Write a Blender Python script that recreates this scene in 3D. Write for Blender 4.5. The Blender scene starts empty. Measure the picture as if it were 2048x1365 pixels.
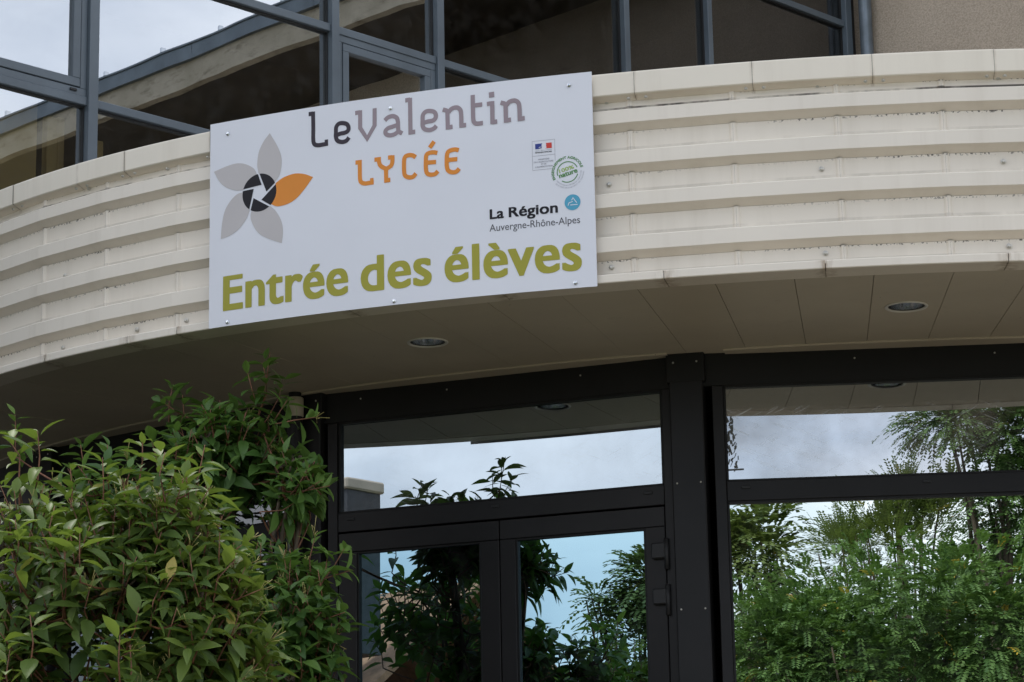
import bpy, bmesh, math, random
import numpy as np
from mathutils import Matrix, Vector

# ------------------------------------------------------------------ camera, world, sun, exposure
scene = bpy.context.scene
COL = scene.collection
rad = math.radians

F_PX, PITCH, ROLL = 5246.12, 0.23358, -0.01935
_f = np.array([0, math.cos(PITCH), math.sin(PITCH)]); _u = np.array([0, -math.sin(PITCH), math.cos(PITCH)])
_r = np.array([1.0, 0, 0])
CR = math.cos(ROLL) * _r + math.sin(ROLL) * _u
CU = -math.sin(ROLL) * _r + math.cos(ROLL) * _u
cam_d = bpy.data.cameras.new('camera')
cam = bpy.data.objects.new('camera', cam_d); COL.objects.link(cam)
cam.matrix_world = Matrix(((CR[0], CU[0], -_f[0], 0), (CR[1], CU[1], -_f[1], 0), (CR[2], CU[2], -_f[2], 0), (0, 0, 0, 1)))
cam_d.sensor_fit = 'HORIZONTAL'; cam_d.sensor_width = 36.0
cam_d.lens = F_PX / 2048 * 36.0
cam_d.clip_start = 0.05; cam_d.clip_end = 3000
scene.camera = cam

SUN_TO = Vector((-0.22, 0.49, 0.82)).normalized()
SUN_EL = math.asin(SUN_TO.z); SUN_ROT = math.atan2(SUN_TO.x, SUN_TO.y)
world = bpy.data.worlds.new('World'); scene.world = world; world.use_nodes = True
wt = world.node_tree; wt.nodes.clear()
def wn(t, **k):
    n = wt.nodes.new(t)
    for a, b in k.items(): setattr(n, a, b)
    return n
wo = wn('ShaderNodeOutputWorld'); bg = wn('ShaderNodeBackground'); bg.inputs[1].default_value = 0.1
sky = wn('ShaderNodeTexSky', sky_type='NISHITA', sun_disc=False, sun_elevation=SUN_EL, sun_rotation=SUN_ROT)
sky.air_density = 1.0; sky.dust_density = 0.6; sky.ozone_density = 1.5
tc = wn('ShaderNodeTexCoord')
sep = wn('ShaderNodeSeparateXYZ'); wt.links.new(tc.outputs['Generated'], sep.inputs[0])
mx = wn('ShaderNodeMath', operation='MAXIMUM'); wt.links.new(sep.outputs[2], mx.inputs[0]); mx.inputs[1].default_value = 0.0
ad = wn('ShaderNodeMath', operation='ADD'); wt.links.new(mx.outputs[0], ad.inputs[0]); ad.inputs[1].default_value = 0.22
dx = wn('ShaderNodeMath', operation='DIVIDE'); dy = wn('ShaderNodeMath', operation='DIVIDE')
wt.links.new(sep.outputs[0], dx.inputs[0]); wt.links.new(ad.outputs[0], dx.inputs[1])
wt.links.new(sep.outputs[1], dy.inputs[0]); wt.links.new(ad.outputs[0], dy.inputs[1])
cmb = wn('ShaderNodeCombineXYZ'); wt.links.new(dx.outputs[0], cmb.inputs[0]); wt.links.new(dy.outputs[0], cmb.inputs[1])
cmb.inputs[2].default_value = 3.4
cn = wn('ShaderNodeTexNoise'); cn.inputs['Scale'].default_value = 0.85; cn.inputs['Detail'].default_value = 7; cn.inputs['Roughness'].default_value = 0.55
wt.links.new(cmb.outputs[0], cn.inputs['Vector'])
cr = wn('ShaderNodeValToRGB'); wt.links.new(cn.outputs[0], cr.inputs[0])
cr.color_ramp.elements[0].position = 0.36; cr.color_ramp.elements[0].color = (0.1, 0.1, 0.1, 1)
cr.color_ramp.elements[1].position = 0.56; cr.color_ramp.elements[1].color = (0.95, 0.95, 0.95, 1)
cn2 = wn('ShaderNodeTexNoise'); cn2.inputs['Scale'].default_value = 1.6; cn2.inputs['Detail'].default_value = 5
wt.links.new(cmb.outputs[0], cn2.inputs['Vector'])
cc = wn('ShaderNodeValToRGB'); wt.links.new(cn2.outputs[0], cc.inputs[0])
cc.color_ramp.elements[0].position = 0.3; cc.color_ramp.elements[0].color = (7.6, 8.1, 9.2, 1)
cc.color_ramp.elements[1].position = 0.7; cc.color_ramp.elements[1].color = (11.5, 11.7, 12.2, 1)
cm = wn('ShaderNodeMixRGB'); wt.links.new(cr.outputs[0], cm.inputs[0]); wt.links.new(sky.outputs[0], cm.inputs[1]); wt.links.new(cc.outputs[0], cm.inputs[2])
wt.links.new(cm.outputs[0], bg.inputs[0]); wt.links.new(bg.outputs[0], wo.inputs[0])

sd = bpy.data.lights.new('sun', 'SUN'); sd.energy = 2.2; sd.angle = rad(8); sd.color = (1, 0.95, 0.88)
so = bpy.data.objects.new('sun', sd); COL.objects.link(so)
so.rotation_euler = SUN_TO.to_track_quat('Z', 'Y').to_euler(); so.location = (-12, 50, 40)

scene.view_settings.view_transform = 'Standard'; scene.view_settings.look = 'None'
scene.view_settings.exposure = 0.72; scene.view_settings.gamma = 1.0; scene.view_settings.use_curve_mapping = False
scene.render.engine = 'CYCLES'
scene.cycles.max_bounces = 10; scene.cycles.transparent_max_bounces = 16
scene.cycles.use_denoising = True
scene.cycles.caustics_reflective = False; scene.cycles.caustics_refractive = False

# ------------------------------------------------------------------ materials
MAT = {}
class NT:
    """small node-graph helper"""
    def __init__(s, name):
        s.m = bpy.data.materials.new(name); s.m.use_nodes = True; s.t = s.m.node_tree; s.t.nodes.clear()
        s.out = s.n('ShaderNodeOutputMaterial'); MAT[name] = s.m
    def n(s, t, ins=None, **k):
        nd = s.t.nodes.new(t)
        for a, b in k.items(): setattr(nd, a, b)
        for a, b in (ins or {}).items():
            if isinstance(b, bpy.types.NodeSocket): s.t.links.new(b, nd.inputs[a])
            else: nd.inputs[a].default_value = b
        return nd
    def co(s, kind='Object', scale=(1, 1, 1), rot=(0, 0, 0), loc=(0, 0, 0)):
        t = s.n('ShaderNodeTexCoord')
        r = s.n('ShaderNodeMapping', {'Vector': t.outputs[kind], 'Rotation': rot, 'Location': loc}).outputs[0]
        return s.n('ShaderNodeMapping', {'Vector': r, 'Scale': scale}).outputs[0]
    def noise(s, v, scale, detail=4, rough=.5):
        return s.n('ShaderNodeTexNoise', {'Vector': v, 'Scale': scale, 'Detail': detail, 'Roughness': rough}).outputs[0]
    def ramp(s, v, a, b, ca=(0, 0, 0, 1), cb=(1, 1, 1, 1)):
        r = s.n('ShaderNodeValToRGB', {0: v}); e = r.color_ramp.elements
        e[0].position, e[0].color, e[1].position, e[1].color = a, ca, b, cb
        return r.outputs[0]
    def mix(s, f, a, b, mode='MIX'):
        return s.n('ShaderNodeMixRGB', {0: f, 1: a, 2: b}, blend_type=mode).outputs[0]
    def math(s, op, a, b=0.0):
        return s.n('ShaderNodeMath', {0: a, 1: b}, operation=op).outputs[0]
    def attr(s, name):
        return s.n('ShaderNodeAttribute', attribute_name=name).outputs['Fac']
    def bump(s, h, st, dist=.01):
        return s.n('ShaderNodeBump', {'Height': h, 'Strength': st, 'Distance': dist}).outputs[0]
    def bsdf(s, col, rough=.5, metal=0, normal=None, spec=.5):
        i = {'Base Color': col, 'Roughness': rough, 'Metallic': metal, 'Specular IOR Level': spec}
        if normal is not None: i['Normal'] = normal
        return s.n('ShaderNodeBsdfPrincipled', i).outputs[0]
    def done(s, sh): s.t.links.new(sh, s.out.inputs[0]); return s.m
def rgba(c): return (c[0], c[1], c[2], 1)
def plain(name, col, rough=.5, metal=0, var=.12, scale=3, spec=.5, bump=0, bscale=200):
    g = NT(name); v = g.co()
    n = g.noise(v, scale, 5, .6)
    lo = tuple(x * (1 - var) for x in col); hi = tuple(min(1, x * (1 + var)) for x in col)
    c = g.ramp(n, .3, .7, rgba(lo), rgba(hi))
    nm = g.bump(g.noise(v, bscale, 3), bump) if bump else None
    g.done(g.bsdf(c, rough, metal, nm, spec))

# cream powder-coated cladding with streaks, grime specks below each rib
def cladding(name, base):
    g = NT(name); v = g.co(); vs = g.co(scale=(9, 9, 0.7))
    n1 = g.noise(v, 1.3, 4); n2 = g.noise(vs, 1.0, 6, .65)
    c = g.ramp(n1, .3, .7, rgba([x * .95 for x in base]), rgba([x * 1.03 for x in base]))
    streak = g.ramp(n2, .50, .80, (0, 0, 0, 1), (.16, .16, .16, 1))
    c = g.mix(streak, c, (.36, .29, .2, 1))
    e = g.attr('edge')
    band = g.ramp(e, .0, .30, (1, 1, 1, 1), (0, 0, 0, 1))
    sp = g.ramp(g.noise(v, 80, 2, .6), .55, .61)
    area = g.ramp(g.noise(v, 1.1, 2), .38, .54)
    speck = g.math('MULTIPLY', g.math('MULTIPLY', band, sp), area)
    thin = g.ramp(e, .08, .13, (1, 1, 1, 1), (0, 0, 0, 1))
    speck = g.math('MULTIPLY', speck, g.math('ADD', g.math('MULTIPLY', thin, .95), .05))
    c = g.mix(speck, c, (.035, .028, .02, 1))
    gut = g.math('MULTIPLY', g.ramp(g.attr('gut'), .35, .75), g.ramp(g.noise(v, 2.4, 5, .7), .40, .58))
    c = g.mix(g.math('MULTIPLY', gut, g.attr('gutamt')), c, (.03, .024, .018, 1))
    rust = g.attr('rust')
    rn = g.math('MULTIPLY', rust, g.ramp(g.noise(g.co(scale=(1, 1, .3)), 28, 4, .6), .38, .62))
    c = g.mix(g.math('MULTIPLY', rn, .45), c, (.30, .21, .13, 1))
    g.done(g.bsdf(c, .42, 0, g.bump(g.noise(v, 6, 3), .05, .01), .4))
cladding('cream_cladding', (.80, .73, .635))
cladding('cream_coping', (.82, .75, .64))
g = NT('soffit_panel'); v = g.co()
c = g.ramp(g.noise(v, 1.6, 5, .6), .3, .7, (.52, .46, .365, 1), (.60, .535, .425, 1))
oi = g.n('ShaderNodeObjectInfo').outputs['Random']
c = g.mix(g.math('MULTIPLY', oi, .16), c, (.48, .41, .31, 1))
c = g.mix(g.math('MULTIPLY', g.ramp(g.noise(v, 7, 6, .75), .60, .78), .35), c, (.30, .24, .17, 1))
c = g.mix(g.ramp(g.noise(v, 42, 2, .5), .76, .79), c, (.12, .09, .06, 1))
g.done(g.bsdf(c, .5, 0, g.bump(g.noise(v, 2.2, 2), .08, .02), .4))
plain('soffit_dark', (.05, .045, .04), .8)
plain('screw_head', (.55, .53, .48), .3, .6, var=.05)
plain('steel', (.68, .70, .72), .16, 1.0, var=.05)
plain('sign_white', (.745, .755, .81), .4, var=.025, scale=1.5, spec=.3)
plain('ink_dark', (.050, .041, .053), .45, var=.05, spec=.15)
plain('ink_mauve', (.32, .26, .285), .45, var=.03, spec=.15)
plain('ink_orange', (.74, .27, .05), .45, var=.03, spec=.15)
plain('ink_petal', (.54, .51, .51), .45, var=.03, spec=.15)
plain('ink_black', (.018, .017, .022), .45, var=.03, spec=.15)
plain('ink_olive', (.37, .345, .055), .45, var=.03, spec=.15)
plain('ink_grey', (.095, .095, .11), .45, var=.03, spec=.15)
plain('ink_lightgrey', (.38, .38, .42), .45, var=.03, spec=.15)
plain('ink_blue', (.045, .065, .26), .45, var=.03, spec=.15)
plain('ink_red', (.62, .07, .055), .45, var=.03, spec=.15)
plain('ink_green', (.10, .26, .085), .45, var=.03, spec=.15)
plain('ink_lime', (.35, .50, .12), .45, var=.03, spec=.15)
plain('ink_sky', (.10, .38, .55), .45, var=.03, spec=.15)
plain('frame_dark', (.0125, .0115, .012), .45, var=.3, scale=2.2, spec=.25)
plain('frame_black', (.008, .0075, .0075), .55, var=.3, scale=2.2, spec=.3)
plain('frame_grey', (.10, .123, .146), .38, var=.14, scale=2.5, spec=.45)
plain('frame_gasket', (.012, .012, .013), .6)
plain('zinc', (.13, .155, .175), .42, .55, var=.2, scale=4)
plain('pipe_grey', (.16, .19, .22), .4, .3, var=.18, scale=7)
plain('pipe_cream', (.52, .47, .37), .5, var=.1, scale=9)
plain('ochre_paint', (.80, .63, .32), .7, var=.08)
plain('interior_dark', (.05, .045, .04), .8, var=.2)
plain('interior_wall', (.12, .10, .08), .8, var=.15)
plain('roof_deck', (.50, .48, .45), .9, var=.2)
plain('bark', (.10, .075, .05), .85, var=.3, scale=12, bump=.4, bscale=40)
plain('twig', (.20, .085, .045), .6, var=.35, scale=14)
plain('flower_stalk', (.42, .36, .12), .6, var=.2)
plain('red_bud', (.35, .04, .03), .5, var=.2)
plain('roof_tile', (.42, .20, .11), .8, var=.3, scale=6)
plain('house_wall', (.62, .52, .40), .85, var=.12, scale=2, bump=.2)
plain('slate', (.06, .06, .065), .6, var=.3, scale=6)
plain('pane_house', (.03, .035, .04), .08, var=.05)
plain('asphalt', (.085, .083, .08), .9, var=.2, scale=2, bump=.3, bscale=300)
plain('paving', (.36, .31, .23), .85, var=.12, scale=1.5, bump=.2, bscale=160)
plain('grass_ground', (.10, .13, .05), .95, var=.3, scale=1.2)
plain('sticker_grey', (.11, .115, .11), .7, var=.2)
plain('trim_white', (.72, .70, .66), .35, var=.03)
plain('soil', (.035, .028, .02), .95, var=.3)
plain('timber_dark', (.045, .034, .024), .8, var=.3)  # shade under the eave, painted as a near-black brown
plain('lamp_glass', (.85, .85, .83), .12, var=.03)

g = NT('stucco'); v = g.co()
n = g.noise(v, 1.0, 6, .6); fine = g.noise(v, 70, 3, .7); blot = g.ramp(g.noise(v, 2.6, 5, .65), .58, .75)
c = g.ramp(n, .3, .7, (.50, .415, .325, 1), (.62, .52, .415, 1))
c = g.mix(g.math('MULTIPLY', g.ramp(fine, .40, .62), .5), c, (.30, .24, .18, 1))
c = g.mix(g.math('MULTIPLY', blot, .30), c, (.24, .20, .16, 1))
g.done(g.bsdf(c, .92, 0, g.bump(fine, .9, .012), .2))
g = NT('concrete'); v = g.co()
c = g.ramp(g.noise(v, 1.6, 6, .65), .3, .7, (.33, .29, .215, 1), (.52, .46, .365, 1))
c = g.mix(g.math('MULTIPLY', g.ramp(g.noise(g.co(scale=(2, 2, 6)), 2.2, 6, .7), .52, .7), .7), c, (.15, .12, .085, 1))
g.done(g.bsdf(c, .9, 0, g.bump(g.noise(v, 30, 4), .4), .2))

# coated glazing: part mirror, part see-through, faint pane warp
def glass(name, refl, tint_r, tint_t, warp=.0, film=0.0, film_col=(.5, .5, .5), hatch=0.0, dust=.02):
    g = NT(name); v = g.co()
    nm = g.bump(g.noise(v, 1.5, 1, .3), warp, .02) if warp else None
    gi = {'Color': rgba(tint_r), 'Roughness': 0.0}
    if nm is not None: gi['Normal'] = nm
    gl = g.n('ShaderNodeBsdfGlossy', gi).outputs[0]
    tr = g.n('ShaderNodeBsdfTransparent', {'Color': rgba(tint_t)}).outputs[0]
    fr = g.n('ShaderNodeFresnel', {'IOR': 1.35}).outputs[0]
    fac = g.math('MINIMUM', g.math('ADD', fr, refl), 1.0)
    sh = g.n('ShaderNodeMixShader', {0: fac, 1: tr, 2: gl}).outputs[0]
    dm = g.math('MULTIPLY', g.ramp(g.noise(v, 9, 6, .7), .45, .8), dust)
    if film:
        a = g.noise(g.co(rot=(0, rad(27), 0), scale=(3, 3, 42)), 1.6, 3, .6)
        b = g.noise(g.co(rot=(0, rad(-24), 0), scale=(3, 3, 42)), 1.6, 3, .6)
        big = g.ramp(g.noise(v, 2.2, 4, .55), .38, .66)
        st = g.math('MAXIMUM', g.ramp(a, .58, .66), g.ramp(b, .58, .66))
        m = g.math('ADD', g.math('MULTIPLY', big, film), g.math('MULTIPLY', g.math('MULTIPLY', st, big), hatch))
        zz = g.n('ShaderNodeSeparateXYZ', {0: v}).outputs[2]
        m = g.math('MULTIPLY', m, g.ramp(g.math('SUBTRACT', zz, 2.0), .70, .725, (1, 1, 1, 1), (.1, .1, .1, 1)))
        dm = g.math('ADD', dm, m)
        fc = g.mix(st, rgba(film_col), (.74, .76, .80, 1))
    else:
        fc = rgba(film_col)
    df = g.n('ShaderNodeBsdfDiffuse', {'Color': fc}).outputs[0]
    sh = g.n('ShaderNodeMixShader', {0: dm, 1: sh, 2: df}).outputs[0]
    g.done(sh)
glass('glass_upper', .50, (.90, .95, 1.0), (.80, .78, .70), warp=.05, dust=.03)
g = NT('glass_back'); g.done(g.n('ShaderNodeBsdfTransparent', {'Color': (.96, .97, .96, 1)}).outputs[0])
glass('glass_end', .05, (.95, .97, 1.0), (.92, .93, .92), dust=.01)
glass('glass_upper_clear', .09, (.93, .95, .97), (.55, .53, .5), warp=.05, dust=.05, film_col=(.3, .28, .25))
glass('glass_door', .55, (.50, .75, .86), (.10, .10, .10), warp=.018, dust=.035)
glass('glass_side', .72, (.84, .92, .90), (.10, .10, .10), warp=.06, dust=.035)
glass('glass_dim', .10, (.9, .9, .9), (.2, .2, .2), dust=.01)
glass('glass_transom', .44, (.78, .90, 1.0), (.12, .12, .12), warp=.012, film=.14, film_col=(.40, .36, .32), hatch=.10, dust=.03)
glass('glass_transom_film', .52, (.88, .94, 1.0), (.12, .12, .12), warp=.012, film=.46, film_col=(.42, .37, .33), hatch=.22, dust=.05)

# leaves: waxy, translucent, tint per leaf
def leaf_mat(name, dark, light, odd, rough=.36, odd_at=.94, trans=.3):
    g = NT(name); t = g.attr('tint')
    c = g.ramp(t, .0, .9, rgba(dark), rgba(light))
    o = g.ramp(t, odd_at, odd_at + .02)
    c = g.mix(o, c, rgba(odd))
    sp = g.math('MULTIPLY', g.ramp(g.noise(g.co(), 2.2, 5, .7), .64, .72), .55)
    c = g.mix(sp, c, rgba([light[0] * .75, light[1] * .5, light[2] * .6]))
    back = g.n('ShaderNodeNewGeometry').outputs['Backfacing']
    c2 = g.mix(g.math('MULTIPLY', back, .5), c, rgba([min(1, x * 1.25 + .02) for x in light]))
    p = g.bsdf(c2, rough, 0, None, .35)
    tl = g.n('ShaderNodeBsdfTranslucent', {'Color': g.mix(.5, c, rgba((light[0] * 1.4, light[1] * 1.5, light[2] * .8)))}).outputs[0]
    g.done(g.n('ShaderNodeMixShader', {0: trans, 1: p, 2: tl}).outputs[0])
leaf_mat('leaf_sunny', (.032, .08, .018), (.21, .285, .055), (.40, .33, .08), .5)  # photinia leaf with open daylight painted into the green
leaf_mat('leaf_shade', (.032, .09, .02), (.15, .255, .055), (.30, .30, .06), .42)  # same photinia leaf with canopy shade painted into the green
leaf_mat('leaf_robinia', (.03, .08, .02), (.13, .22, .055), (.62, .40, .05), .5, .965)
leaf_mat('leaf_olive', (.05, .085, .025), (.15, .19, .05), (.5, .33, .06), .5, .95)
leaf_mat('leaf_dark', (.02, .055, .012), (.055, .12, .03), (.4, .3, .05), .5, .97)

# ------------------------------------------------------------------ object helpers
def tag(o, label=None, cat=None, group=None, kind=None):
    if label: o['label'] = label
    if cat: o['category'] = cat
    if group: o['group'] = group
    if kind: o['kind'] = kind
    return o
def thing(name, loc, label, cat, group=None):
    o = bpy.data.objects.new(name, None); COL.objects.link(o); o.location = loc; o.empty_display_size = .1
    return tag(o, label, cat, group)
def root_inv(parent):
    """inverse of a parent's world transform (things sit at a plain location, parts carry world coordinates)"""
    t = Vector((0, 0, 0)); p = parent
    while p is not None:
        t += p.location if p.parent is None else Vector((0, 0, 0)); p = p.parent
    return Matrix.Translation(-t)
def link(name, me, mat, parent=None):
    o = bpy.data.objects.new(name, me); COL.objects.link(o)
    if mat is not None and not me.materials: me.materials.append(MAT[mat])
    if parent is not None:
        o.parent = parent
        if parent.parent is None: o.matrix_parent_inverse = root_inv(parent)
    return o
def mesh(name, verts, faces, mat, parent=None, smooth=False, attrs=None):
    me = bpy.data.meshes.new(name)
    me.from_pydata([tuple(map(float, v)) for v in verts], [], faces); me.update()
    if smooth: me.polygons.foreach_set('use_smooth', [True] * len(me.polygons))
    for k, a in (attrs or {}).items():
        at_ = me.attributes.new(k, 'FLOAT', 'POINT'); at_.data.foreach_set('value', [float(x) for x in a])
    return link(name, me, mat, parent)
class Frame:
    """local frame on a vertical plane: s along it, d outward, z up"""
    def __init__(s, A, B):
        s.A = np.array(A, float); s.B = np.array(B, float); s.L = float(np.linalg.norm(s.B - s.A))
        s.t = (s.B - s.A) / s.L; s.n = np.array([s.t[1], -s.t[0]])
    def p(s, a, d, z):
        q = s.A + s.t * a + s.n * d; return (q[0], q[1], z)
BOXF = [(0, 3, 2, 1), (4, 5, 6, 7), (0, 1, 5, 4), (1, 2, 6, 5), (2, 3, 7, 6), (3, 0, 4, 7)]
def fbox(name, fr, s0, s1, d0, d1, z0, z1, mat, parent=None, bevel=.003):
    vs = [fr.p(a, d, z) for z in (z0, z1) for a, d in ((s0, d1), (s1, d1), (s1, d0), (s0, d0))]
    if not bevel: return mesh(name, vs, BOXF, mat, parent)
    bm = bmesh.new(); b = [bm.verts.new(v) for v in vs]
    for fc in BOXF: bm.faces.new([b[i] for i in fc])
    bmesh.ops.recalc_face_normals(bm, faces=bm.faces)
    bmesh.ops.bevel(bm, geom=list(bm.edges), offset=bevel, segments=1, affect='EDGES', clamp_overlap=True)
    me = bpy.data.meshes.new(name); bm.to_mesh(me); bm.free()
    return link(name, me, mat, parent)
def tube(pts, radii, sides=6):
    pts = [Vector(p) for p in pts]; V = []; Fc = []
    for i, p in enumerate(pts):
        d = (pts[min(i + 1, len(pts) - 1)] - pts[max(i - 1, 0)]).normalized()
        a = d.orthogonal().normalized() if abs(d.z) > .9 else d.cross(Vector((0, 0, 1))).normalized(); b = d.cross(a)
        for k in range(sides):
            t = 2 * math.pi * k / sides; V.append(p + (a * math.cos(t) + b * math.sin(t)) * radii[i])
    for i in range(len(pts) - 1):
        for k in range(sides):
            k2 = (k + 1) % sides
            Fc.append((i * sides + k, i * sides + k2, (i + 1) * sides + k2, (i + 1) * sides + k))
    Fc.append(tuple(range(sides))[::-1]); Fc.append(tuple((len(pts) - 1) * sides + k for k in range(sides)))
    return [tuple(v) for v in V], Fc
def lathe(prof, c, axis='Z', n=32, close=False):
    V = []; Fc = []
    for r, z in prof:
        for k in range(n):
            t = 2 * math.pi * k / n; V.append((c[0] + r * math.cos(t), c[1] + r * math.sin(t), c[2] + z))
    for i in range(len(prof) - 1):
        for k in range(n):
            k2 = (k + 1) % n; Fc.append((i * n + k, i * n + k2, (i + 1) * n + k2, (i + 1) * n + k))
    if close: Fc.append(tuple((len(prof) - 1) * n + k for k in range(n)))
    return V, Fc
def join(parts):
    V = []; Fc = []
    for v, f in parts:
        o = len(V); V += v; Fc += [tuple(i + o for i in q) for q in f]
    return V, Fc
# ------------------------------------------------------------------ layout (metres, eye level at z = 0)
CX, CY = 2.50151, 19.89034          # centre of the round entrance
SOFFIT, FASCIA_TOP, FLOOR = 3.003, 4.003, -0.05
def RF(th):                          # plan radius of the fascia
    s = min(max(th + .15, -.56), .2)
    return 8.62143 - .70105 * s ** 3 - 3.62456 * s ** 4
def pol(deg, r):
    a = rad(deg); return (CX + r * math.sin(a), CY - r * math.cos(a))
def fas(deg, off, z):
    a = rad(deg); r = RF(a) + off; return (CX + r * math.sin(a), CY - r * math.cos(a), z)

# ground: forecourt level by the doors, falling away towards the street
gx = [-400, -120, -40, -20, -12, -8, -5, -2, 0, 2, 5, 8, 12, 20, 40, 120, 400]
gy = [-600, -200, -80, -40, -20, -10, -4, 0, 3, 5, 6, 7, 8, 8.8, 10, 14, 30, 80, 300]
def gz(y): 
    t = min(max((y - 2.5) / 6.2, 0), 1); t = t * t * (3 - 2 * t); return -1.6 + t * (FLOOR - .02 + 1.6)
gv = [(x, y, gz(y)) for y in gy for x in gx]
nx = len(gx)
gf = [(j * nx + i, j * nx + i + 1, (j + 1) * nx + i + 1, (j + 1) * nx + i) for j in range(len(gy) - 1) for i in range(nx - 1)]
tag(mesh('ground', gv, gf, 'asphalt', None, True), kind='structure')
pv = []; pf = []
ys = [3.2, 4.2, 5.2, 6.2, 7.2, 8.2, 8.8, 12, 16.2]
for y in ys:
    for x in (-.5, 1.5, 3.5, 5.5, 7.5, 9.5): pv.append((x, y, gz(y) + .006))
for j in range(len(ys) - 1):
    for i in range(5): pf.append((j * 6 + i, j * 6 + i + 1, (j + 1) * 6 + i + 1, (j + 1) * 6 + i))
tag(mesh('forecourt_paving', pv, pf, 'paving', None, True), kind='structure')
tag(mesh('verge', [(-60, -60, -1.59), (60, -60, -1.59), (60, -6, -1.59), (-60, -6, -1.59)], [(0, 1, 2, 3)], 'grass_ground'), kind='structure')

tag(mesh('planting_bed', [(-16, 7.6, gz(7.6) + .012), (-.55, 9.6, FLOOR - .005), (-.55, 13.2, FLOOR - .004), (-16, 18, FLOOR - .004), (-16, 9.6, FLOOR - .005)], [(0, 1, 4), (1, 2, 3, 4)], 'soil'), kind='structure')  # unseen dark soil, added to cut ground bounce onto the left soffit

# ------------------------------------------------------------------ canopy with ribbed fascia
A_MIN, A_MAX = -70.0, 22.0
canopy = thing('entrance_canopy', (CX, CY, FLOOR), 'curved entrance canopy clad in cream ribbed metal sheet above the dark glass doors', 'canopy')
CR0, CRS = -28.924, 3.17247
crimps = [CR0 + CRS * k for k in range(-13, 17)]
def sweep(name, prof, degs, mat, parent, ends=True, smooth=False, attrs=None, jit=None):
    """profile = [(offset, z)] swept along the fascia curve"""
    V = []; Fc = []; m = len(prof)
    for i, a in enumerate(degs):
        for (o, z) in prof: V.append(fas(a, o + (jit[i] if jit else 0), z))
    for i in range(len(degs) - 1):
        for k in range(m - 1): Fc.append((i * m + k, (i + 1) * m + k, (i + 1) * m + k + 1, i * m + k + 1))
    if ends:
        Fc.append(tuple(range(m))); Fc.append(tuple((len(degs) - 1) * m + k for k in range(m))[::-1])
    at_ = {k: [x for _ in degs for x in vals] for k, vals in (attrs or {}).items()}
    return mesh(name, V, Fc, mat, parent, smooth, at_)
T = FASCIA_TOP
ribs = [(.177, .249), (.375, .4485), (.575, .648), (.780, .858)]        # below the top: face top, face bottom
REC, RIB = -.052, -.007
rows = []                                                                # recessed strips between ribs
prev = .125
for a, b in ribs:
    rows.append((T - prev, T - (a - .004))); prev = b + .026
rows.append((T - prev, T - .962))
for a, b in ribs:
    prof = [(REC - .004, T - (a - .006)), (RIB - .006, T - a), (RIB, T - a - .005), (RIB + .001, T - b + .006), (RIB - .007, T - b), (REC - .004, T - b - .027)]
    sweep('rib', prof, crimps, 'cream_cladding', canopy, ends=False, attrs={'edge': [1] * 6, 'rust': [0] * 6})
rnd = random.Random(4)
for ri, (zt, zb) in enumerate(rows):
    for a0, a1 in zip(crimps[:-1], crimps[1:]):
        w = .06; rid = .011
        degs = [a0, a0 + w, a0 + 2 * w, a1 - 2 * w, a1 - w, a1]
        off = [rid, rid * .8, 0, 0, rid * .8, rid]
        V = []; E = []
        vf = 1 - .0155 / (zt - zb); fr_ = [0.0, .12, vf - .14, vf, 1.0]; zs = [zt - (zt - zb) * q for q in fr_]
        P0, P1 = np.array(fas(a0, REC, 0)[:2]), np.array(fas(a1, REC, 0)[:2])
        nrm = (P0 + P1) / 2 - np.array([CX, CY]); nrm /= np.linalg.norm(nrm)
        for d, o in zip(degs, off):
            t = (d - a0) / (a1 - a0); q = P0 * (1 - t) + P1 * t + nrm * o
            for k, z in enumerate(zs): V.append((q[0], q[1], z)); E.append(fr_[k])
        Fc = [(i * 5 + k, (i + 1) * 5 + k, (i + 1) * 5 + k + 1, i * 5 + k + 1) for i in range(5) for k in range(4)]
        mesh('cladding_strip', V, Fc, 'cream_cladding', canopy, False, {'edge': E, 'rust': [0] * len(V), 'gut': [1.0 if e >= vf else 0.0 for e in E], 'gutamt': [.9 if ri == 0 else .22] * len(V)})
seams = [20, 16.2, 12.5, 8.93, 5.3, 1.68, -1.95, -5.6, -9.22, -12.84, -16.5, -20.1, -23.7, -27.4, -31.03, -33.26, -36.74, -40.4, -44.0, -47.6, -51.2, -54.8, -58.4, -62, -65.6, -69.2][::-1]
cprof = [(-.30, T + .004), (-.012, T), (-.002, T - .003), (0, T - .009), (0, T - .106), (-.004, T - .111), (-.047, T - .126), (-.056, T - .127), (-.056, T - .14)]
for a0, a1 in zip(seams[:-1], seams[1:]):
    g = .006; n = 5
    degs = [a0 + g, a0 + .09] + [a0 + (a1 - a0) * k / n for k in range(1, n)] + [a1 - .09, a1 - g]
    lift = rnd.uniform(-.002, .003)
    ru = [1, 0] + [0] * (n - 1) + [0, 1]
    m = len(cprof)
    V = [fas(a, o + lift, z) for a in degs for o, z in cprof]
    Fc = [(i * m + k, (i + 1) * m + k, (i + 1) * m + k + 1, i * m + k + 1) for i in range(len(degs) - 1) for k in range(m - 1)]
    mesh('coping_panel', V, Fc, 'cream_coping', canopy, False, {'edge': [1] * len(V), 'rust': [r for r in ru for _ in cprof]})
    sweep('coping_joint', [(-.08, T - .002), (-.003, T - .005), (-.003, T - .108), (-.055, T - .108)], [a1 - .05, a1 + .05], 'soffit_dark', canopy, False)
tse = [20, 14.3, 8.9, 3.5, -1.9, -7.29, -12.12, -17.2, -22.3, -28.67, -30.78, -34.72, -39.5, -44.5, -48.9, -54, -59, -64, -69][::-1]
tprof = [(REC - .01, T - .955), (REC, T - .958), (-.004, T - .960), (0, T - .964), (0, T - .996), (-.004, T - 1.0), (-.15, T - 1.002), (-.15, T - .985)]
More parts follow.
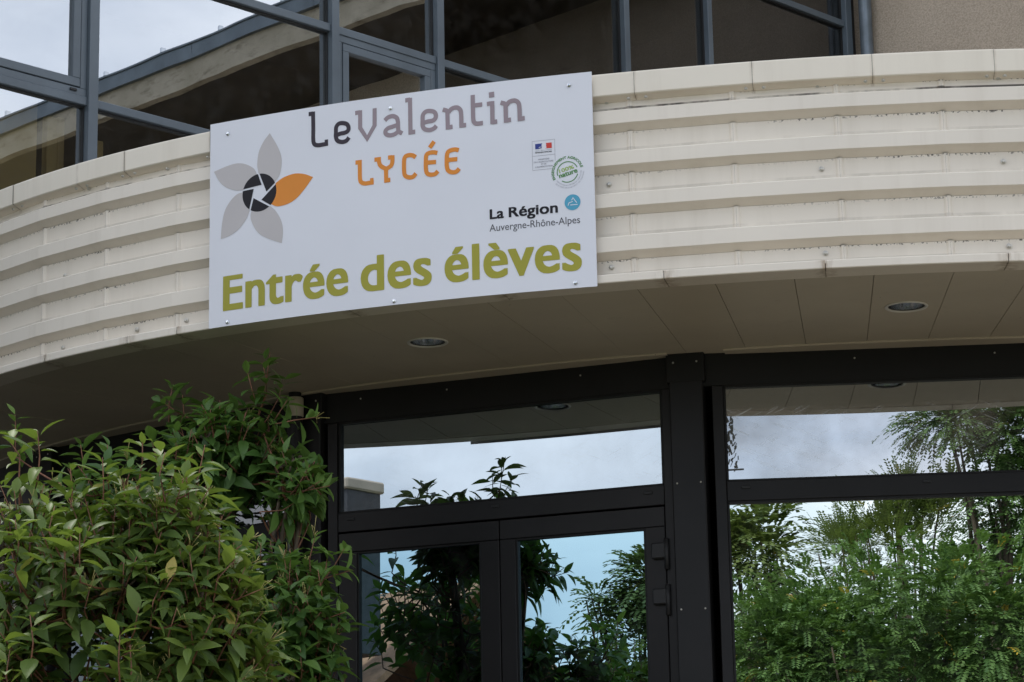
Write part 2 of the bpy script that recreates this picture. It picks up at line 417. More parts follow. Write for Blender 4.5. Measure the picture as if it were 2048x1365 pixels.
for a0, a1 in zip(tse[:-1], tse[1:]):
    n = 5; g = .01
    degs = [a0 + g, a0 + .45] + [a0 + (a1 - a0) * k / n for k in range(1, n)] + [a1 - .40, a1 - g]
    ru = [1.8, 0] + [0] * (n - 1) + [0, 1.8]
    m = len(tprof)
    V = [fas(a, o, z) for a in degs for o, z in tprof]
    Fc = [(i * m + k, (i + 1) * m + k, (i + 1) * m + k + 1, i * m + k + 1) for i in range(len(degs) - 1) for k in range(m - 1)]
    mesh('bottom_trim', V, Fc, 'cream_cladding', canopy, False, {'edge': [1] * len(V), 'rust': [r for r in ru for _ in tprof]})
# fixing screws along the cladding
def screw(deg, off, z, r, mat, parent, name='screw'):
    a = rad(deg); n = np.array([math.sin(a), -math.cos(a), 0]); t = np.array([math.cos(a), math.sin(a), 0]); u = np.array([0, 0, 1.])
    c = np.array(fas(deg, off, z)); V = []; Fc = []
    for rr, d in ((1.35, 0.0), (1.35, .0025), (.95, .0035), (.9, .006), (.55, .0085)):
        for k in range(10):
            x = 2 * math.pi * k / 10; V.append(c + (t * math.cos(x) + u * math.sin(x)) * r * rr + n * d)
    for i in range(4):
        for k in range(10): Fc.append((i * 10 + k, i * 10 + (k + 1) % 10, (i + 1) * 10 + (k + 1) % 10, (i + 1) * 10 + k))
    Fc.append(tuple(40 + k for k in range(10)))
    return mesh(name, V, Fc, mat, parent)
for a in (-1.81, -7.27, -13.78): 
    for z in (3.088, 3.483, 3.882): screw(a, REC + .002, z, .0085, 'screw_head', canopy)
for a, z in ((-34.15, 3.07), (-30.64, 3.08), (-28.54, 3.08), (-34.12, 3.445), (3.6, 3.088), (3.6, 3.483), (-37.9, 3.075), (-41.5, 3.075), (-33.0, 3.876), (-29.4, 3.876)): screw(a, REC + .002, z, .0085, 'screw_head', canopy)
for s in seams[9:-4]:
    for k in (-.22, .32): screw(s + k, -.030, T - .120, .007, 'screw_head', canopy)

# soffit panels fanning out from the glazed wall, two of them cut for downlights
R_IN, R_OUT = 6.98, -.152
STEP = 2.43; P_OFF = -3.4
LIGHTS = [(-21.84, 7.845), (-4.6, 7.85), (12.6, 7.85)]
LR = .086
k0 = int((A_MIN - P_OFF) / STEP); k1 = int((A_MAX - P_OFF) / STEP)
for k in range(k0, k1 + 1):
    a0 = P_OFF + STEP * k; a1 = a0 + STEP; gap = .0105
    zz = SOFFIT + rnd.uniform(-.0012, .0012)
    n = 3
    outer = [fas(a0 + gap + (a1 - a0 - 2 * gap) * i / n, R_OUT, zz) for i in range(n + 1)]
    inner = [pol(a1 - gap - (a1 - a0 - 2 * gap) * i / n, R_IN) + (zz,) for i in range(n + 1)]
    loop = outer + inner
    bm = bmesh.new(); vs = [bm.verts.new(p) for p in loop]
    es = [bm.edges.new((vs[i], vs[(i + 1) % len(vs)])) for i in range(len(vs))]
    hole = [l for l in LIGHTS if a0 < l[0] < a1]
    if hole:
        c = pol(*hole[0]); hv = [bm.verts.new((c[0] + LR * math.cos(t), c[1] + LR * math.sin(t), zz)) for t in np.linspace(0, 2 * math.pi, 33)[:-1]]
        es += [bm.edges.new((hv[i], hv[(i + 1) % 32])) for i in range(32)]
    bmesh.ops.triangle_fill(bm, use_beauty=True, use_dissolve=False, edges=es)
    side = bmesh.ops.extrude_edge_only(bm, edges=es[:len(vs)])
    for v_ in [x for x in side['geom'] if isinstance(x, bmesh.types.BMVert)]: v_.co.z += .03
    bmesh.ops.recalc_face_normals(bm, faces=bm.faces)
    me = bpy.data.meshes.new('soffit_panel'); bm.to_mesh(me); bm.free()
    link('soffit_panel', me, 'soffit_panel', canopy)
# backing above the panels and deck on top
def ring(name, r_in, off, z, mat, parent, a0=A_MIN, a1=A_MAX, n=40, thick=.02):
    V = []; Fc = []
    for i in range(n + 1):
        a = a0 + (a1 - a0) * i / n
        for zz in (z, z + thick):
            V.append(pol(a, r_in) + (zz,)); V.append(fas(a, off, zz))
    for i in range(n):
        b, c = i * 4, i * 4 + 4
        Fc += [(b, b + 1, c + 1, c), (b + 2, c + 2, c + 3, b + 3), (b, c, c + 2, b + 2), (b + 1, b + 3, c + 3, c + 1)]
    return mesh(name, V, Fc, mat, parent)
ring('soffit_backing', 6.5, -.16, SOFFIT + .125, 'soffit_dark', canopy)
ring('roof_deck', .6, -.10, T - .06, 'roof_deck', canopy)
ring('fascia_core', 8.2, -.075, SOFFIT + .16, 'soffit_dark', canopy, thick=.75)
# pale trim where the soffit meets the glazed wall, in overlapping lengths
for a0, a1, dr in ((-69, -31.2, 0), (-30.9, -24.0, .006), (-24.0, -19.2, 0), (-19.2, -13.9, .007), (-11.6, -3.2, .004), (-3.2, 4.0, .01), (4, 20, .004)):
    n = 8; V = []; Fc = []
    for i in range(n + 1):
        a = a0 + (a1 - a0) * i / n
        for r, z in ((7.0, SOFFIT - .008), (7.145 + dr, SOFFIT - .008), (7.15 + dr, SOFFIT - .004), (7.15 + dr, SOFFIT + .001)): V.append(pol(a, r) + (z,))
    for i in range(n):
        for q in range(3): Fc.append((i * 4 + q, i * 4 + q + 1, i * 4 + q + 5, i * 4 + q + 4))
    mesh('soffit_trim', V, Fc, 'soffit_panel', canopy)

# recessed downlights
for i, (a, r) in enumerate(LIGHTS):
    c = pol(a, r) + (SOFFIT,)
    lab = ['round silver recessed downlight in the soffit below the school sign',
           'round silver recessed downlight in the soffit right of the sign, above the wide side window',
           'round silver recessed downlight in the soffit beyond the wide side window'][i]
    d = thing('recessed_downlight', c, lab, 'downlight', 'downlights recessed in the canopy soffit')
    V, Fc = lathe([(.086, .004), (.098, .002), (.103, -.002), (.101, -.006), (.094, -.007), (.088, -.004), (.0865, .004)], c, n=40)
    mesh('trim_ring', V, Fc, 'trim_white', d, True)
    V, Fc = lathe([(.0868, -.001), (.0862, .006), (.0855, .010)], c, n=40)
    mesh('shadow_gap', V, Fc, 'frame_gasket', d, True)
    V, Fc = lathe([(.0845, .004), (.083, .03), (.076, .062), (.060, .088)], c, n=40)
    mesh('reflector', V, Fc, 'steel', d, True)
    V, Fc = lathe([(.0605, .087), (.034, .089), (.030, .070), (.020, .058), (.004, .054)], c, n=24, close=True)
    mesh('lamp', V, Fc, 'lamp_glass', d, True)

# ------------------------------------------------------------------ sign on the fascia
RS = 8.640; U0 = rad(-27.2); SZ = 3.0
def S(u, v, d=0.0):
    a = U0 + u / RS; r = RS + d
    return (CX + r * math.sin(a), CY - r * math.cos(a), SZ + v)
sc = S(.985, .0)
sign = thing('school_sign', (sc[0], sc[1], SZ), 'white curved school sign board with flower logo screwed to the canopy fascia', 'sign')
n = 48; V = []; Fc = []
uu = np.linspace(-.004, 1.970, n + 1)
for u in uu:
    t = u / 1.97; vb = -.006 - .008 * t + .002 * math.sin(t * 3); vt = 1.019 - .007 * t
    V += [S(u, vb), S(u, vt), S(u, vt, -.004), S(u, vb, -.004)]
for i in range(n):
    b, c = i * 4, i * 4 + 4
    Fc += [(b, c, c + 1, b + 1), (b + 1, c + 1, c + 2, b + 2), (b + 3, b + 2, c + 2, c + 3), (b, b + 3, c + 3, c)]
Fc += [(0, 1, 2, 3), (n * 4, n * 4 + 3, n * 4 + 2, n * 4 + 1)]
mesh('board', V, Fc, 'sign_white', sign)
def flat(name, V2, F2, mat, d=.0012, parent=None):
    return mesh(name, [S(x, y, d) for x, y in V2], F2, mat, parent or sign)
def crom(P, m=8):
    P = [np.array(p, float) for p in P]; Q = [2 * P[0] - P[1]] + P + [2 * P[-1] - P[-2]]; out = []
    for i in range(1, len(Q) - 2):
        for k in range(m):
            t = k / m
            out.append(.5 * (2 * Q[i] + (Q[i + 1] - Q[i - 1]) * t + (2 * Q[i - 1] - 5 * Q[i] + 4 * Q[i + 1] - Q[i + 2]) * t * t + (3 * Q[i] - Q[i - 1] - 3 * Q[i + 1] + Q[i + 2]) * t ** 3))
    out.append(P[-1]); return out
def stroke(P, w):
    P = [np.array(p, float) for p in P]; V = []; Fc = []
    for i, p in enumerate(P):
        d0 = P[i] - P[i - 1] if i else P[1] - P[0]; d1 = P[i + 1] - P[i] if i < len(P) - 1 else d0
        d0 = d0 / np.linalg.norm(d0); d1 = d1 / np.linalg.norm(d1)
        n0 = np.array([-d0[1], d0[0]]); n1 = np.array([-d1[1], d1[0]]); m = n0 + n1; m /= np.linalg.norm(m)
        k = min(1 / max(m @ n0, .4), 1.6) * w / 2
        V += [p + m * k, p - m * k]
    for i in range(len(P) - 1): Fc.append((2 * i, 2 * i + 1, 2 * i + 3, 2 * i + 2))
    return V, Fc
LET = {
    'dark': [
        ('p', 0.0212, [(0.548, 0.984), (0.572, 0.984)]),
        ('s', 0.0212, [(0.572, 0.993), (0.573, 0.913), (0.573, 0.85), (0.581, 0.828), (0.6, 0.821), (0.625, 0.821), (0.652, 0.822)]),
        ('p', 0.0177, [(0.643, 0.843), (0.643, 0.812)]),
        ('s', 0.0212, [(0.763, 0.837), (0.75, 0.823), (0.728, 0.819), (0.704, 0.828), (0.694, 0.848), (0.694, 0.872), (0.696, 0.898), (0.709, 0.912), (0.729, 0.913), (0.751, 0.905), (0.761, 0.887), (0.757, 0.87), (0.74, 0.863), (0.718, 0.862), (0.695, 0.856)]),
    ],
    'mauve': [
        ('p', 0.0212, [(0.796, 0.953), (0.823, 0.954)]),
        ('p', 0.0212, [(0.822, 0.963), (0.822, 0.875), (0.858, 0.818), (0.897, 0.878), (0.898, 0.963)]),
        ('s', 0.0212, [(0.95, 0.895), (0.967, 0.908), (0.991, 0.911), (1.011, 0.9), (1.017, 0.881), (1.018, 0.851), (1.021, 0.832), (1.039, 0.819)]),
        ('s', 0.0212, [(1.018, 0.864), (0.989, 0.859), (0.966, 0.854), (0.953, 0.842), (0.957, 0.826), (0.977, 0.818), (1.001, 0.821), (1.02, 0.833)]),
        ('p', 0.0212, [(1.056, 0.98), (1.08, 0.981)]),
        ('p', 0.0212, [(1.08, 0.989), (1.081, 0.808)]),
        ('p', 0.0212, [(1.081, 0.819), (1.105, 0.819)]),
        ('s', 0.0212, [(1.212, 0.835), (1.199, 0.823), (1.177, 0.818), (1.153, 0.826), (1.143, 0.843), (1.143, 0.87), (1.145, 0.896), (1.158, 0.91), (1.178, 0.912), (1.201, 0.904), (1.21, 0.887), (1.206, 0.87), (1.192, 0.862), (1.169, 0.861), (1.144, 0.856)]),
        ('p', 0.0212, [(1.245, 0.91), (1.263, 0.903), (1.274, 0.894)]),
        ('p', 0.0212, [(1.268, 0.904), (1.269, 0.809)]),
        ('p', 0.0212, [(1.268, 0.819), (1.293, 0.82)]),
        ('s', 0.0212, [(1.274, 0.893), (1.289, 0.908), (1.313, 0.912), (1.331, 0.899), (1.336, 0.875), (1.337, 0.81)]),
        ('p', 0.0212, [(1.336, 0.82), (1.36, 0.82)]),
        ('s', 0.0212, [(1.395, 0.963), (1.395, 0.897), (1.396, 0.844), (1.401, 0.827), (1.415, 0.82), (1.443, 0.82)]),
        ('p', 0.0212, [(1.396, 0.911), (1.441, 0.911)]),
        ('p', 0.0259, [(1.487, 0.966), (1.488, 0.94)]),
        ('p', 0.0212, [(1.464, 0.91), (1.489, 0.911)]),
        ('p', 0.0212, [(1.49, 0.921), (1.49, 0.809)]),
        ('p', 0.0212, [(1.489, 0.818), (1.513, 0.819)]),
        ('p', 0.0212, [(1.531, 0.909), (1.548, 0.903), (1.559, 0.894)]),
        ('p', 0.0212, [(1.555, 0.903), (1.556, 0.808)]),
        ('p', 0.0212, [(1.555, 0.819), (1.58, 0.82)]),
        ('s', 0.0212, [(1.559, 0.893), (1.575, 0.908), (1.6, 0.911), (1.617, 0.898), (1.622, 0.873), (1.623, 0.809)]),
        ('p', 0.0212, [(1.622, 0.819), (1.647, 0.82)]),
    ],
    'orange': [
        ('p', 0.0212, [(0.796, 0.707), (0.821, 0.707)]),
        ('s', 0.0212, [(0.819, 0.717), (0.819, 0.671), (0.82, 0.623), (0.827, 0.606), (0.845, 0.598), (0.867, 0.598), (0.891, 0.598)]),
        ('p', 0.0177, [(0.881, 0.62), (0.881, 0.591)]),
        ('p', 0.0212, [(0.895, 0.708), (0.919, 0.708)]),
        ('s', 0.0212, [(0.918, 0.718), (0.919, 0.693), (0.928, 0.673), (0.955, 0.655)]),
        ('p', 0.0212, [(0.965, 0.709), (0.988, 0.709)]),
        ('s', 0.0212, [(0.988, 0.718), (0.987, 0.685), (0.979, 0.667), (0.955, 0.655)]),
        ('p', 0.0212, [(0.954, 0.66), (0.955, 0.588)]),
        ('p', 0.0212, [(0.955, 0.599), (0.976, 0.599)]),
        ('s', 0.0212, [(1.106, 0.693), (1.091, 0.704), (1.071, 0.708), (1.053, 0.702), (1.047, 0.682), (1.047, 0.629), (1.053, 0.609), (1.072, 0.599), (1.092, 0.6), (1.107, 0.614)]),
        ('s', 0.0212, [(1.215, 0.701), (1.197, 0.706), (1.174, 0.706), (1.16, 0.696), (1.157, 0.668), (1.157, 0.63), (1.163, 0.608), (1.18, 0.599), (1.203, 0.6), (1.217, 0.612)]),
        ('p', 0.0212, [(1.157, 0.66), (1.208, 0.658)]),
        ('p', 0.0212, [(1.2, 0.759), (1.177, 0.731)]),
        ('s', 0.0212, [(1.322, 0.701), (1.304, 0.707), (1.28, 0.705), (1.266, 0.695), (1.262, 0.67), (1.262, 0.629), (1.269, 0.608), (1.288, 0.598), (1.309, 0.599), (1.323, 0.612)]),
        ('p', 0.0212, [(1.263, 0.66), (1.314, 0.659)]),
    ],
}
def lettering(name, key, mat):
    V = []; Fc = []
    for i, (k, w, P) in enumerate(LET[key]):
        v, f = stroke(crom(P) if k == 's' else P, w); o = len(V)
        V += [S(x, y, .0010 + .00006 * i) for x, y in v]; Fc += [tuple(q + o for q in t) for t in f]
    return mesh(name, V, Fc, mat, sign)
lettering('lettering', 'dark', 'ink_dark'); lettering('lettering', 'mauve', 'ink_mauve'); lettering('lettering', 'orange', 'ink_orange')

def text2d(body, bold=0.0, spacing=1.0):
    cu = bpy.data.curves.new('t', 'FONT'); cu.body = body; cu.size = 1; cu.offset = bold; cu.space_character = spacing; cu.resolution_u = 6
    o = bpy.data.objects.new('t', cu); COL.objects.link(o)
    bpy.context.view_layer.update()
    me = o.to_mesh()
    V = np.array([(v.co.x, v.co.y) for v in me.vertices]); Fc = [tuple(p.vertices) for p in me.polygons]
    o.to_mesh_clear(); bpy.data.objects.remove(o); bpy.data.curves.remove(cu)
    return V, Fc
CAPH = text2d('H')[0][:, 1].max(); XH = text2d('x')[0][:, 1].max()
def put_text(body, u0, u1, base, cap, mat, bold=0.0, spacing=1.0, name='lettering', capref=None, rot=0.0, xgrow=1.0):
    """bold = stem growth in metres: the outline is laid down several times, each a hair above the last"""
    V, Fc = text2d(body, 0, spacing)
    if capref is None: capref = CAPH
    if xgrow != 1.0:                                     # taller lower case, same capitals
        y = V[:, 1]; hi = XH * xgrow
        V[:, 1] = np.where(y < XH, y * xgrow, hi + (y - XH) * (CAPH - hi) / (CAPH - XH))
    x0, x1 = V[:, 0].min(), V[:, 0].max()
    X = u0 + bold + (V[:, 0] - x0) / (x1 - x0) * (u1 - u0 - 2 * bold); Y = base + bold + V[:, 1] * (cap - 2 * bold) / capref
    if rot:
        c, s = math.cos(rot), math.sin(rot); mx_ = (u0 + u1) / 2; X, Y = mx_ + (X - mx_) * c - (Y - base) * s, base + (X - mx_) * s + (Y - base) * c
    P = []; F2 = []
    for i in range(9 if bold else 1):
        a = 2 * math.pi * i / 8; k = bold if 0 < i else 0.0; o = len(P)
        ex, ey = (np.clip(math.cos(a) * 1.3, -1, 1) * k, np.clip(math.sin(a) * 1.3, -1, 1) * k * .55)
        P += [S(x + ex, y + ey, .0010 + .00005 * i) for x, y in zip(X, Y)]; F2 += [tuple(q + o for q in f) for f in Fc]
    return mesh(name, P, F2, mat, sign)
put_text('Entrée', .076, .756, .066, .178, 'ink_olive', .0068, 1.03, xgrow=.745 * CAPH / XH)
put_text('des', .820, 1.180, .066, .178, 'ink_olive', .0068, 1.03, xgrow=.745 * CAPH / XH)
put_text('élèves', 1.243, 1.902, .066, .178, 'ink_olive', .0068, 1.03, xgrow=.745 * CAPH / XH)
put_text('La', 1.468, 1.537, .349, .050, 'ink_black', .0024, 1.03, xgrow=.72 * CAPH / XH)
put_text('Région', 1.560, 1.795, .349, .050, 'ink_black', .0024, 1.03, xgrow=.72 * CAPH / XH)
put_text('Auvergne-Rhône-Alpes', 1.466, 1.898, .2915, .0335, 'ink_grey', 0)
# flower logo: shutter blades and five petals
LC = np.array([.278, .631])
def prot(P, deg):
    c, s = math.cos(rad(deg)), math.sin(rad(deg)); return [LC + np.array([x * c - y * s, x * s + y * c]) for x, y in P]
for k in range(5):
    arc = [(.0945 * math.cos(rad(t)), .0945 * math.sin(rad(t))) for t in np.linspace(23.3, 89.7, 14)]
    P = prot([(.0395 * math.cos(rad(-.5)), .0395 * math.sin(rad(-.5)))] + arc, 72 * k)
    flat('shutter_blade', P, [tuple(range(len(P)))], 'ink_black', .0016)
    up = crom([(.296, 0), (.249, .0285), (.197, .0435), (.139, .040), (.105, .028), (.092, .0215)], 6)
    lo = crom([(.058, -.0745), (.075, -.088), (.1, -.0965), (.1466, -.0965), (.19, -.084), (.238, -.052), (.296, 0)], 6)
    ar = [(.0945 * math.cos(rad(t)), .0945 * math.sin(rad(t))) for t in np.linspace(12.5, -52, 14)]
    P = prot([tuple(p) for p in up] + ar[1:-1] + [tuple(p) for p in lo[:-1]], 6.9 + 72 * k)
    flat('petal', P, [tuple(range(len(P)))], 'ink_orange' if k == 0 else 'ink_petal', .0012)
# ministry box
def bar(u0, v0, u1, v1, w, mat, d=.0012, name='rule'):
    v, f = stroke([(u0, v0), (u1, v1)], w); return flat(name, v, f, mat, d)
for q in ((1.679, .703, 1.788, .703), (1.679, .631, 1.788, .631), (1.679, .563, 1.770, .563), (1.6795, .563, 1.6795, .703), (1.7875, .601, 1.7875, .703)): bar(*q, .0016, 'ink_lightgrey', .0010 + .00005 * q[3])
flat('blue_field', [(1.694, .689), (1.694, .6635), (1.713, .6635), (1.7185, .6665), (1.7215, .664), (1.724, .667), (1.7265, .672), (1.724, .677), (1.7235, .683), (1.728, .689)], [tuple(range(10))], 'ink_blue')
flat('red_field', [(1.745, .689), (1.7475, .682), (1.746, .676), (1.7475, .669), (1.748, .665), (1.740, .663), (1.773, .6625), (1.773, .689)], [tuple(range(8))], 'ink_red')
v_, f_ = stroke([(1.711, .668), (1.717, .6725), (1.722, .671), (1.726, .6725)], .0022); flat('portrait_mark', v_, f_, 'sign_white', .0016)
put_text('Liberté · Égalité · Fraternité', 1.694, 1.773, .6535, .0048, 'ink_lightgrey')
put_text('RÉPUBLIQUE FRANÇAISE', 1.693, 1.773, .6435, .0062, 'ink_grey', .0002)
for tx, a, b, z in (('MINISTÈRE', 1.707, 1.760, .6125), ("DE L’AGRICULTURE", 1.687, 1.779, .6005), ('ET DE', 1.721, 1.745, .589), ("L’ALIMENTATION", 1.692, 1.776, .577)):
    put_text(tx, a, b, z - .003, .0068, 'ink_lightgrey', .00015)
# round stamp
ST = np.array([1.845, .5395])
def ring_text(body, r, a_start, a_end, size, mat, bold=0.0, inward=False):
    V, Fc = text2d(body, 0, 1.05); x0, x1 = V[:, 0].min(), V[:, 0].max(); P = []
    for x, y in V:
        t = (x - x0) / (x1 - x0); a = rad(a_start + (a_end - a_start) * t); rr = r + y * size * (-1 if inward else 1)
        P.append((ST[0] + rr * math.cos(a), ST[1] + rr * math.sin(a)))
    Q = []; F2 = []
    for i in range(5 if bold else 1):
        e = [(0, 0), (1, 0), (-1, 0), (0, 1), (0, -1)][i]; o = len(Q)
        Q += [S(x + e[0] * bold, y + e[1] * bold, .0010 + .00005 * i) for x, y in P]; F2 += [tuple(q + o for q in f) for f in Fc]
    mesh('lettering', Q, F2, mat, sign)
ring_text('ENSEIGNEMENT AGRICOLE', .0645, 207, 14, .0165, 'ink_green', .0007)
ring_text('FORMATIONS AUX MÉTIERS DE L’AGRICULTURE', .0665, 217, 362, .0085, 'ink_lightgrey', 0, True)
ring_text('DE LA FORÊT DE LA NATURE ET DES TERRITOIRES', .0785, 222, 358, .0085, 'ink_lightgrey', 0, True)
for a0, a1 in ((196, 22), (236, 344)):
    v_, f_ = stroke([(ST[0] + .049 * math.cos(rad(t)), ST[1] + .049 * math.sin(rad(t))) for t in np.linspace(a0, a1, 30)], .0042); flat('stamp_ring', v_, f_, 'ink_green')
put_text('100%', 1.806, 1.878, .545, .019, 'ink_lime', .0007, rot=rad(14))
put_text('nature', 1.805, 1.895, .5225, .0245, 'ink_green', .0012, rot=rad(14))
# blue disc with mountain line
P = [(1.865 + .0375 * math.cos(t), .3925 + .0375 * math.sin(t)) for t in np.linspace(0, 2 * math.pi, 37)[:-1]]
flat('blue_disc', P, [tuple(range(36))], 'ink_sky')
for pts in (crom([(1.843, .378), (1.849, .391), (1.857, .393), (1.866, .396)], 4), [(1.861, .402), (1.8675, .4135), (1.885, .388)], [(1.854, .380), (1.889, .380)]):
    v_, f_ = stroke(pts, .0036); flat('mountain_line', v_, f_, 'sign_white', .0017)
for u, v in ((.098, .956), (.980, .952), (1.862, .957), (.102, .013), (.989, .010), (1.869, .011)):
    a = math.degrees(U0 + u / RS); screw(a, RS - RF(rad(a)) + .0005, SZ + v, .0075, 'steel', sign)
# ------------------------------------------------------------------ faceted glazed entrance wall
RV = 7.1
VTX = [-82, -64.8, -47.6, -30.4, -13.2, 4.0, 21.2]
facade = thing('glazed_entrance_wall', pol(-13.2, RV) + (FLOOR,), 'dark aluminium glazed entrance wall with double door set back under the curved canopy', 'glazed wall')
HEAD0, GT, GB, TB = 3.02, 2.832, 2.340, 2.235
def facet(a0, a1, kind):
    fr = Frame(pol(a0, RV), pol(a1, RV)); L = fr.L
    fbox('header', fr, .02, L - .02, -.09, -.004, GT, HEAD0, 'frame_black', facade)
    sl, sr = (.165, L - .138) if kind == 'door' else (.183, L - .150)
    fbox('mullion', fr, sl - .058, sl - .002, -.10, .006, FLOOR, GT - .002, 'frame_dark', facade)
    fbox('mullion', fr, sr + .002, sr + .052, -.10, .006, FLOOR, GT - .002, 'frame_dark', facade)
    fbox('transom', fr, sl, sr, -.09, 0, TB + .004, GB, 'frame_dark', facade)
    for s in ((sl + .075, (sl + sr) / 2 - .01, sr - .085) if kind == 'door' else (sl + .095, (sl + sr) / 2 + .10, sr - .1)):
        fbox('drain_cap', fr, s - .022, s + .022, -.002, .006, GB - .042, GB - .026, 'frame_gasket', facade, .002)
    fbox('transom_pane', fr, sl, sr, -.036, -.030, GB, GT, {'side': 'glass_transom_film', 'dim': 'glass_dim', 'solid': 'frame_black'}.get(kind, 'glass_transom'), facade, 0)
    for s0, s1, z0, z1 in ((sl, sl + .012, GB, GT), (sr - .012, sr, GB, GT), (sl, sr, GB, GB + .01), (sl, sr, GT - .01, GT)):
        fbox('glazing_bead', fr, s0, s1, -.029, -.008, z0, z1, 'frame_black', facade, 0)
    if kind == 'door':
        mid = 1.084
        for side, (s0, s1, g0, g1) in enumerate(((sl + .003, mid - .0025, .272, .977), (mid + .0025, sr - .003, 1.171, 1.876))):
            dr = fbox('door', fr, s0, s1, -.07, .002, 2.130, TB - .004, 'frame_dark', facade)      # top rail carries the leaf
            fbox('stile', fr, s0, g0, -.069, .0015, FLOOR + .01, 2.1295, 'frame_dark', dr)
            fbox('stile', fr, g1, s1, -.069, .0015, FLOOR + .01, 2.1295, 'frame_dark', dr)
            fbox('bottom_rail', fr, g0, g1, -.069, .0015, FLOOR + .01, .14, 'frame_dark', dr)
            fbox('pane', fr, g0, g1, -.032, -.026, .14, 2.130, 'glass_door', dr, 0)
            for b0, b1, y0, y1 in ((g0, g0 + .010, .14, 2.13), (g1 - .010, g1, .14, 2.13), (g0 + .01, g1 - .01, 2.12, 2.13)):
                fbox('glazing_bead', fr, b0, b1, -.025, -.008, y0, y1, 'frame_black', dr, 0)
            if side == 1:
                for zc in (2.015, 1.785):
                    h = fbox('hinge', fr, s1 - .068, s1 + .004, .002, .030, zc - .050, zc + .030, 'frame_gasket', dr, .006)
                    V, Fc = tube([fr.p(s1 + .010, .016, zc - .105), fr.p(s1 + .010, .016, zc + .050)], [.013, .013], 10)
                    mesh('hinge_barrel', V, Fc, 'frame_gasket', dr, True)
            V, Fc = tube([fr.p((s1 - .045) if side == 0 else (s0 + .045), .06, .75), fr.p((s1 - .045) if side == 0 else (s0 + .045), .06, 1.15)], [.014, .014], 10)
            mesh('pull_handle', V, Fc, 'steel', dr, True)
    else:
        fbox('bottom_frame', fr, sl, sr, -.09, 0, FLOOR, .10, 'frame_dark', facade)
        fbox('window_pane', fr, sl, sr, -.036, -.030, .10, TB + .004, {'side': 'glass_side', 'dim': 'glass_dim', 'solid': 'frame_black'}.get(kind, 'glass_door'), facade, 0)
        for s0, s1, z0, z1 in ((sl, sl + .011, .10, TB), (sr - .011, sr, .10, TB), (sl, sr, TB - .008, TB + .004)):
            fbox('glazing_bead', fr, s0, s1, -.029, -.008, z0, z1, 'frame_black', facade, 0)
    return fr
facet(-82, -64.8, 'solid'); facet(-64.8, -47.6, 'solid'); facet(-47.6, -30.4, 'dim')  # solid bays: opaque black panes paint in the darkness behind the bushes
DOOR = facet(-30.4, -13.2, 'door'); SIDE = facet(-13.2, 4.0, 'side'); facet(4.0, 21.2, 'plain')
# corner posts: folded cover panels at each change of direction
for a in VTX[1:]:
    c = np.array(pol(a, RV)); t = np.array([math.cos(rad(a)), math.sin(rad(a))])
    fr = Frame(c - t * .5, c + t * .5)
    fbox('corner_post', fr, .5 - .088, .5 + .082, -.10, .024, FLOOR, HEAD0 - .02, 'frame_dark', facade, .006)
    fbox('post_cap', fr, .5 - .10, .5 + .095, -.09, .0265, GT + .02, HEAD0 - .018, 'frame_black', facade, .004)
    for s in (.5 - .062, .5 + .058):
        for z in (2.955, 2.335, 1.7, 1.0):
            V, Fc = lathe([(.0055, 0), (.004, .003), (.001, .004)], (0, 0, 0), n=8, close=True)
            V = [fr.p(s + x, .0245 + (.0025 if z > 2.8 else 0) + zz, z + y) for x, y, zz in V]
            mesh('screw', V, Fc, 'screw_head', facade)
for fr, ss in ((DOOR, (.30, .80, 1.55)), (SIDE, (.85, 1.55))):
    for s in ss:
        V, Fc = lathe([(.005, 0), (.004, .003), (.001, .004)], (0, 0, 0), n=8, close=True)
        mesh('screw', [fr.p(s + x, -.003 + zz, 2.95 + y) for x, y, zz in V], Fc, 'screw_head', facade)

# torn remains of a sticker in the corner of the side transom
rt = random.Random(9); V = []; Fc = []
for i in range(46):
    z = 2.40 + .27 * (i / 46) ** .9; s = .186 + rt.uniform(0, .072 * (1 - .55 * i / 46)); w = rt.uniform(.005, .013); h = rt.uniform(.014, .040); k = rt.uniform(-.012, .012); o = len(V); d = -.0285 + i * .00004
    V += [SIDE.p(s, d, z - h / 2), SIDE.p(s + w, d, z - h * .3), SIDE.p(s + w + k, d, z + h / 2), SIDE.p(s + k, d, z + h * .4)]; Fc.append((o, o + 1, o + 2, o + 3))
o = len(V); V += [SIDE.p(.186, -.026, 2.398), SIDE.p(.272, -.026, 2.400), SIDE.p(.271, -.026, 2.408), SIDE.p(.186, -.026, 2.406)]; Fc.append((o, o + 1, o + 2, o + 3))
mesh('torn_sticker', V, Fc, 'sticker_grey', facade)['kind'] = 'stuff'

# pipe in the corner left of the doors
pc = pol(-30.75, RV + .075)
pp = thing('downpipe', pc + (FLOOR,), 'dark pipe with cream collar at its top beside the left door post', 'pipe')
V, Fc = lathe([(.040, FLOOR), (.040, 2.885)], (pc[0], pc[1], 0), n=20); mesh('pipe', V, Fc, 'frame_dark', pp, True)
V, Fc = lathe([(.041, 2.870), (.046, 2.872), (.046, 2.972), (.042, 2.975)], (pc[0], pc[1], 0), n=24); mesh('collar', V, Fc, 'pipe_cream', pp, True)
V, Fc = lathe([(.034, 2.97), (.034, 3.01)], (pc[0], pc[1], 0), n=20); mesh('pipe_top', V, Fc, 'frame_black', pp, True)

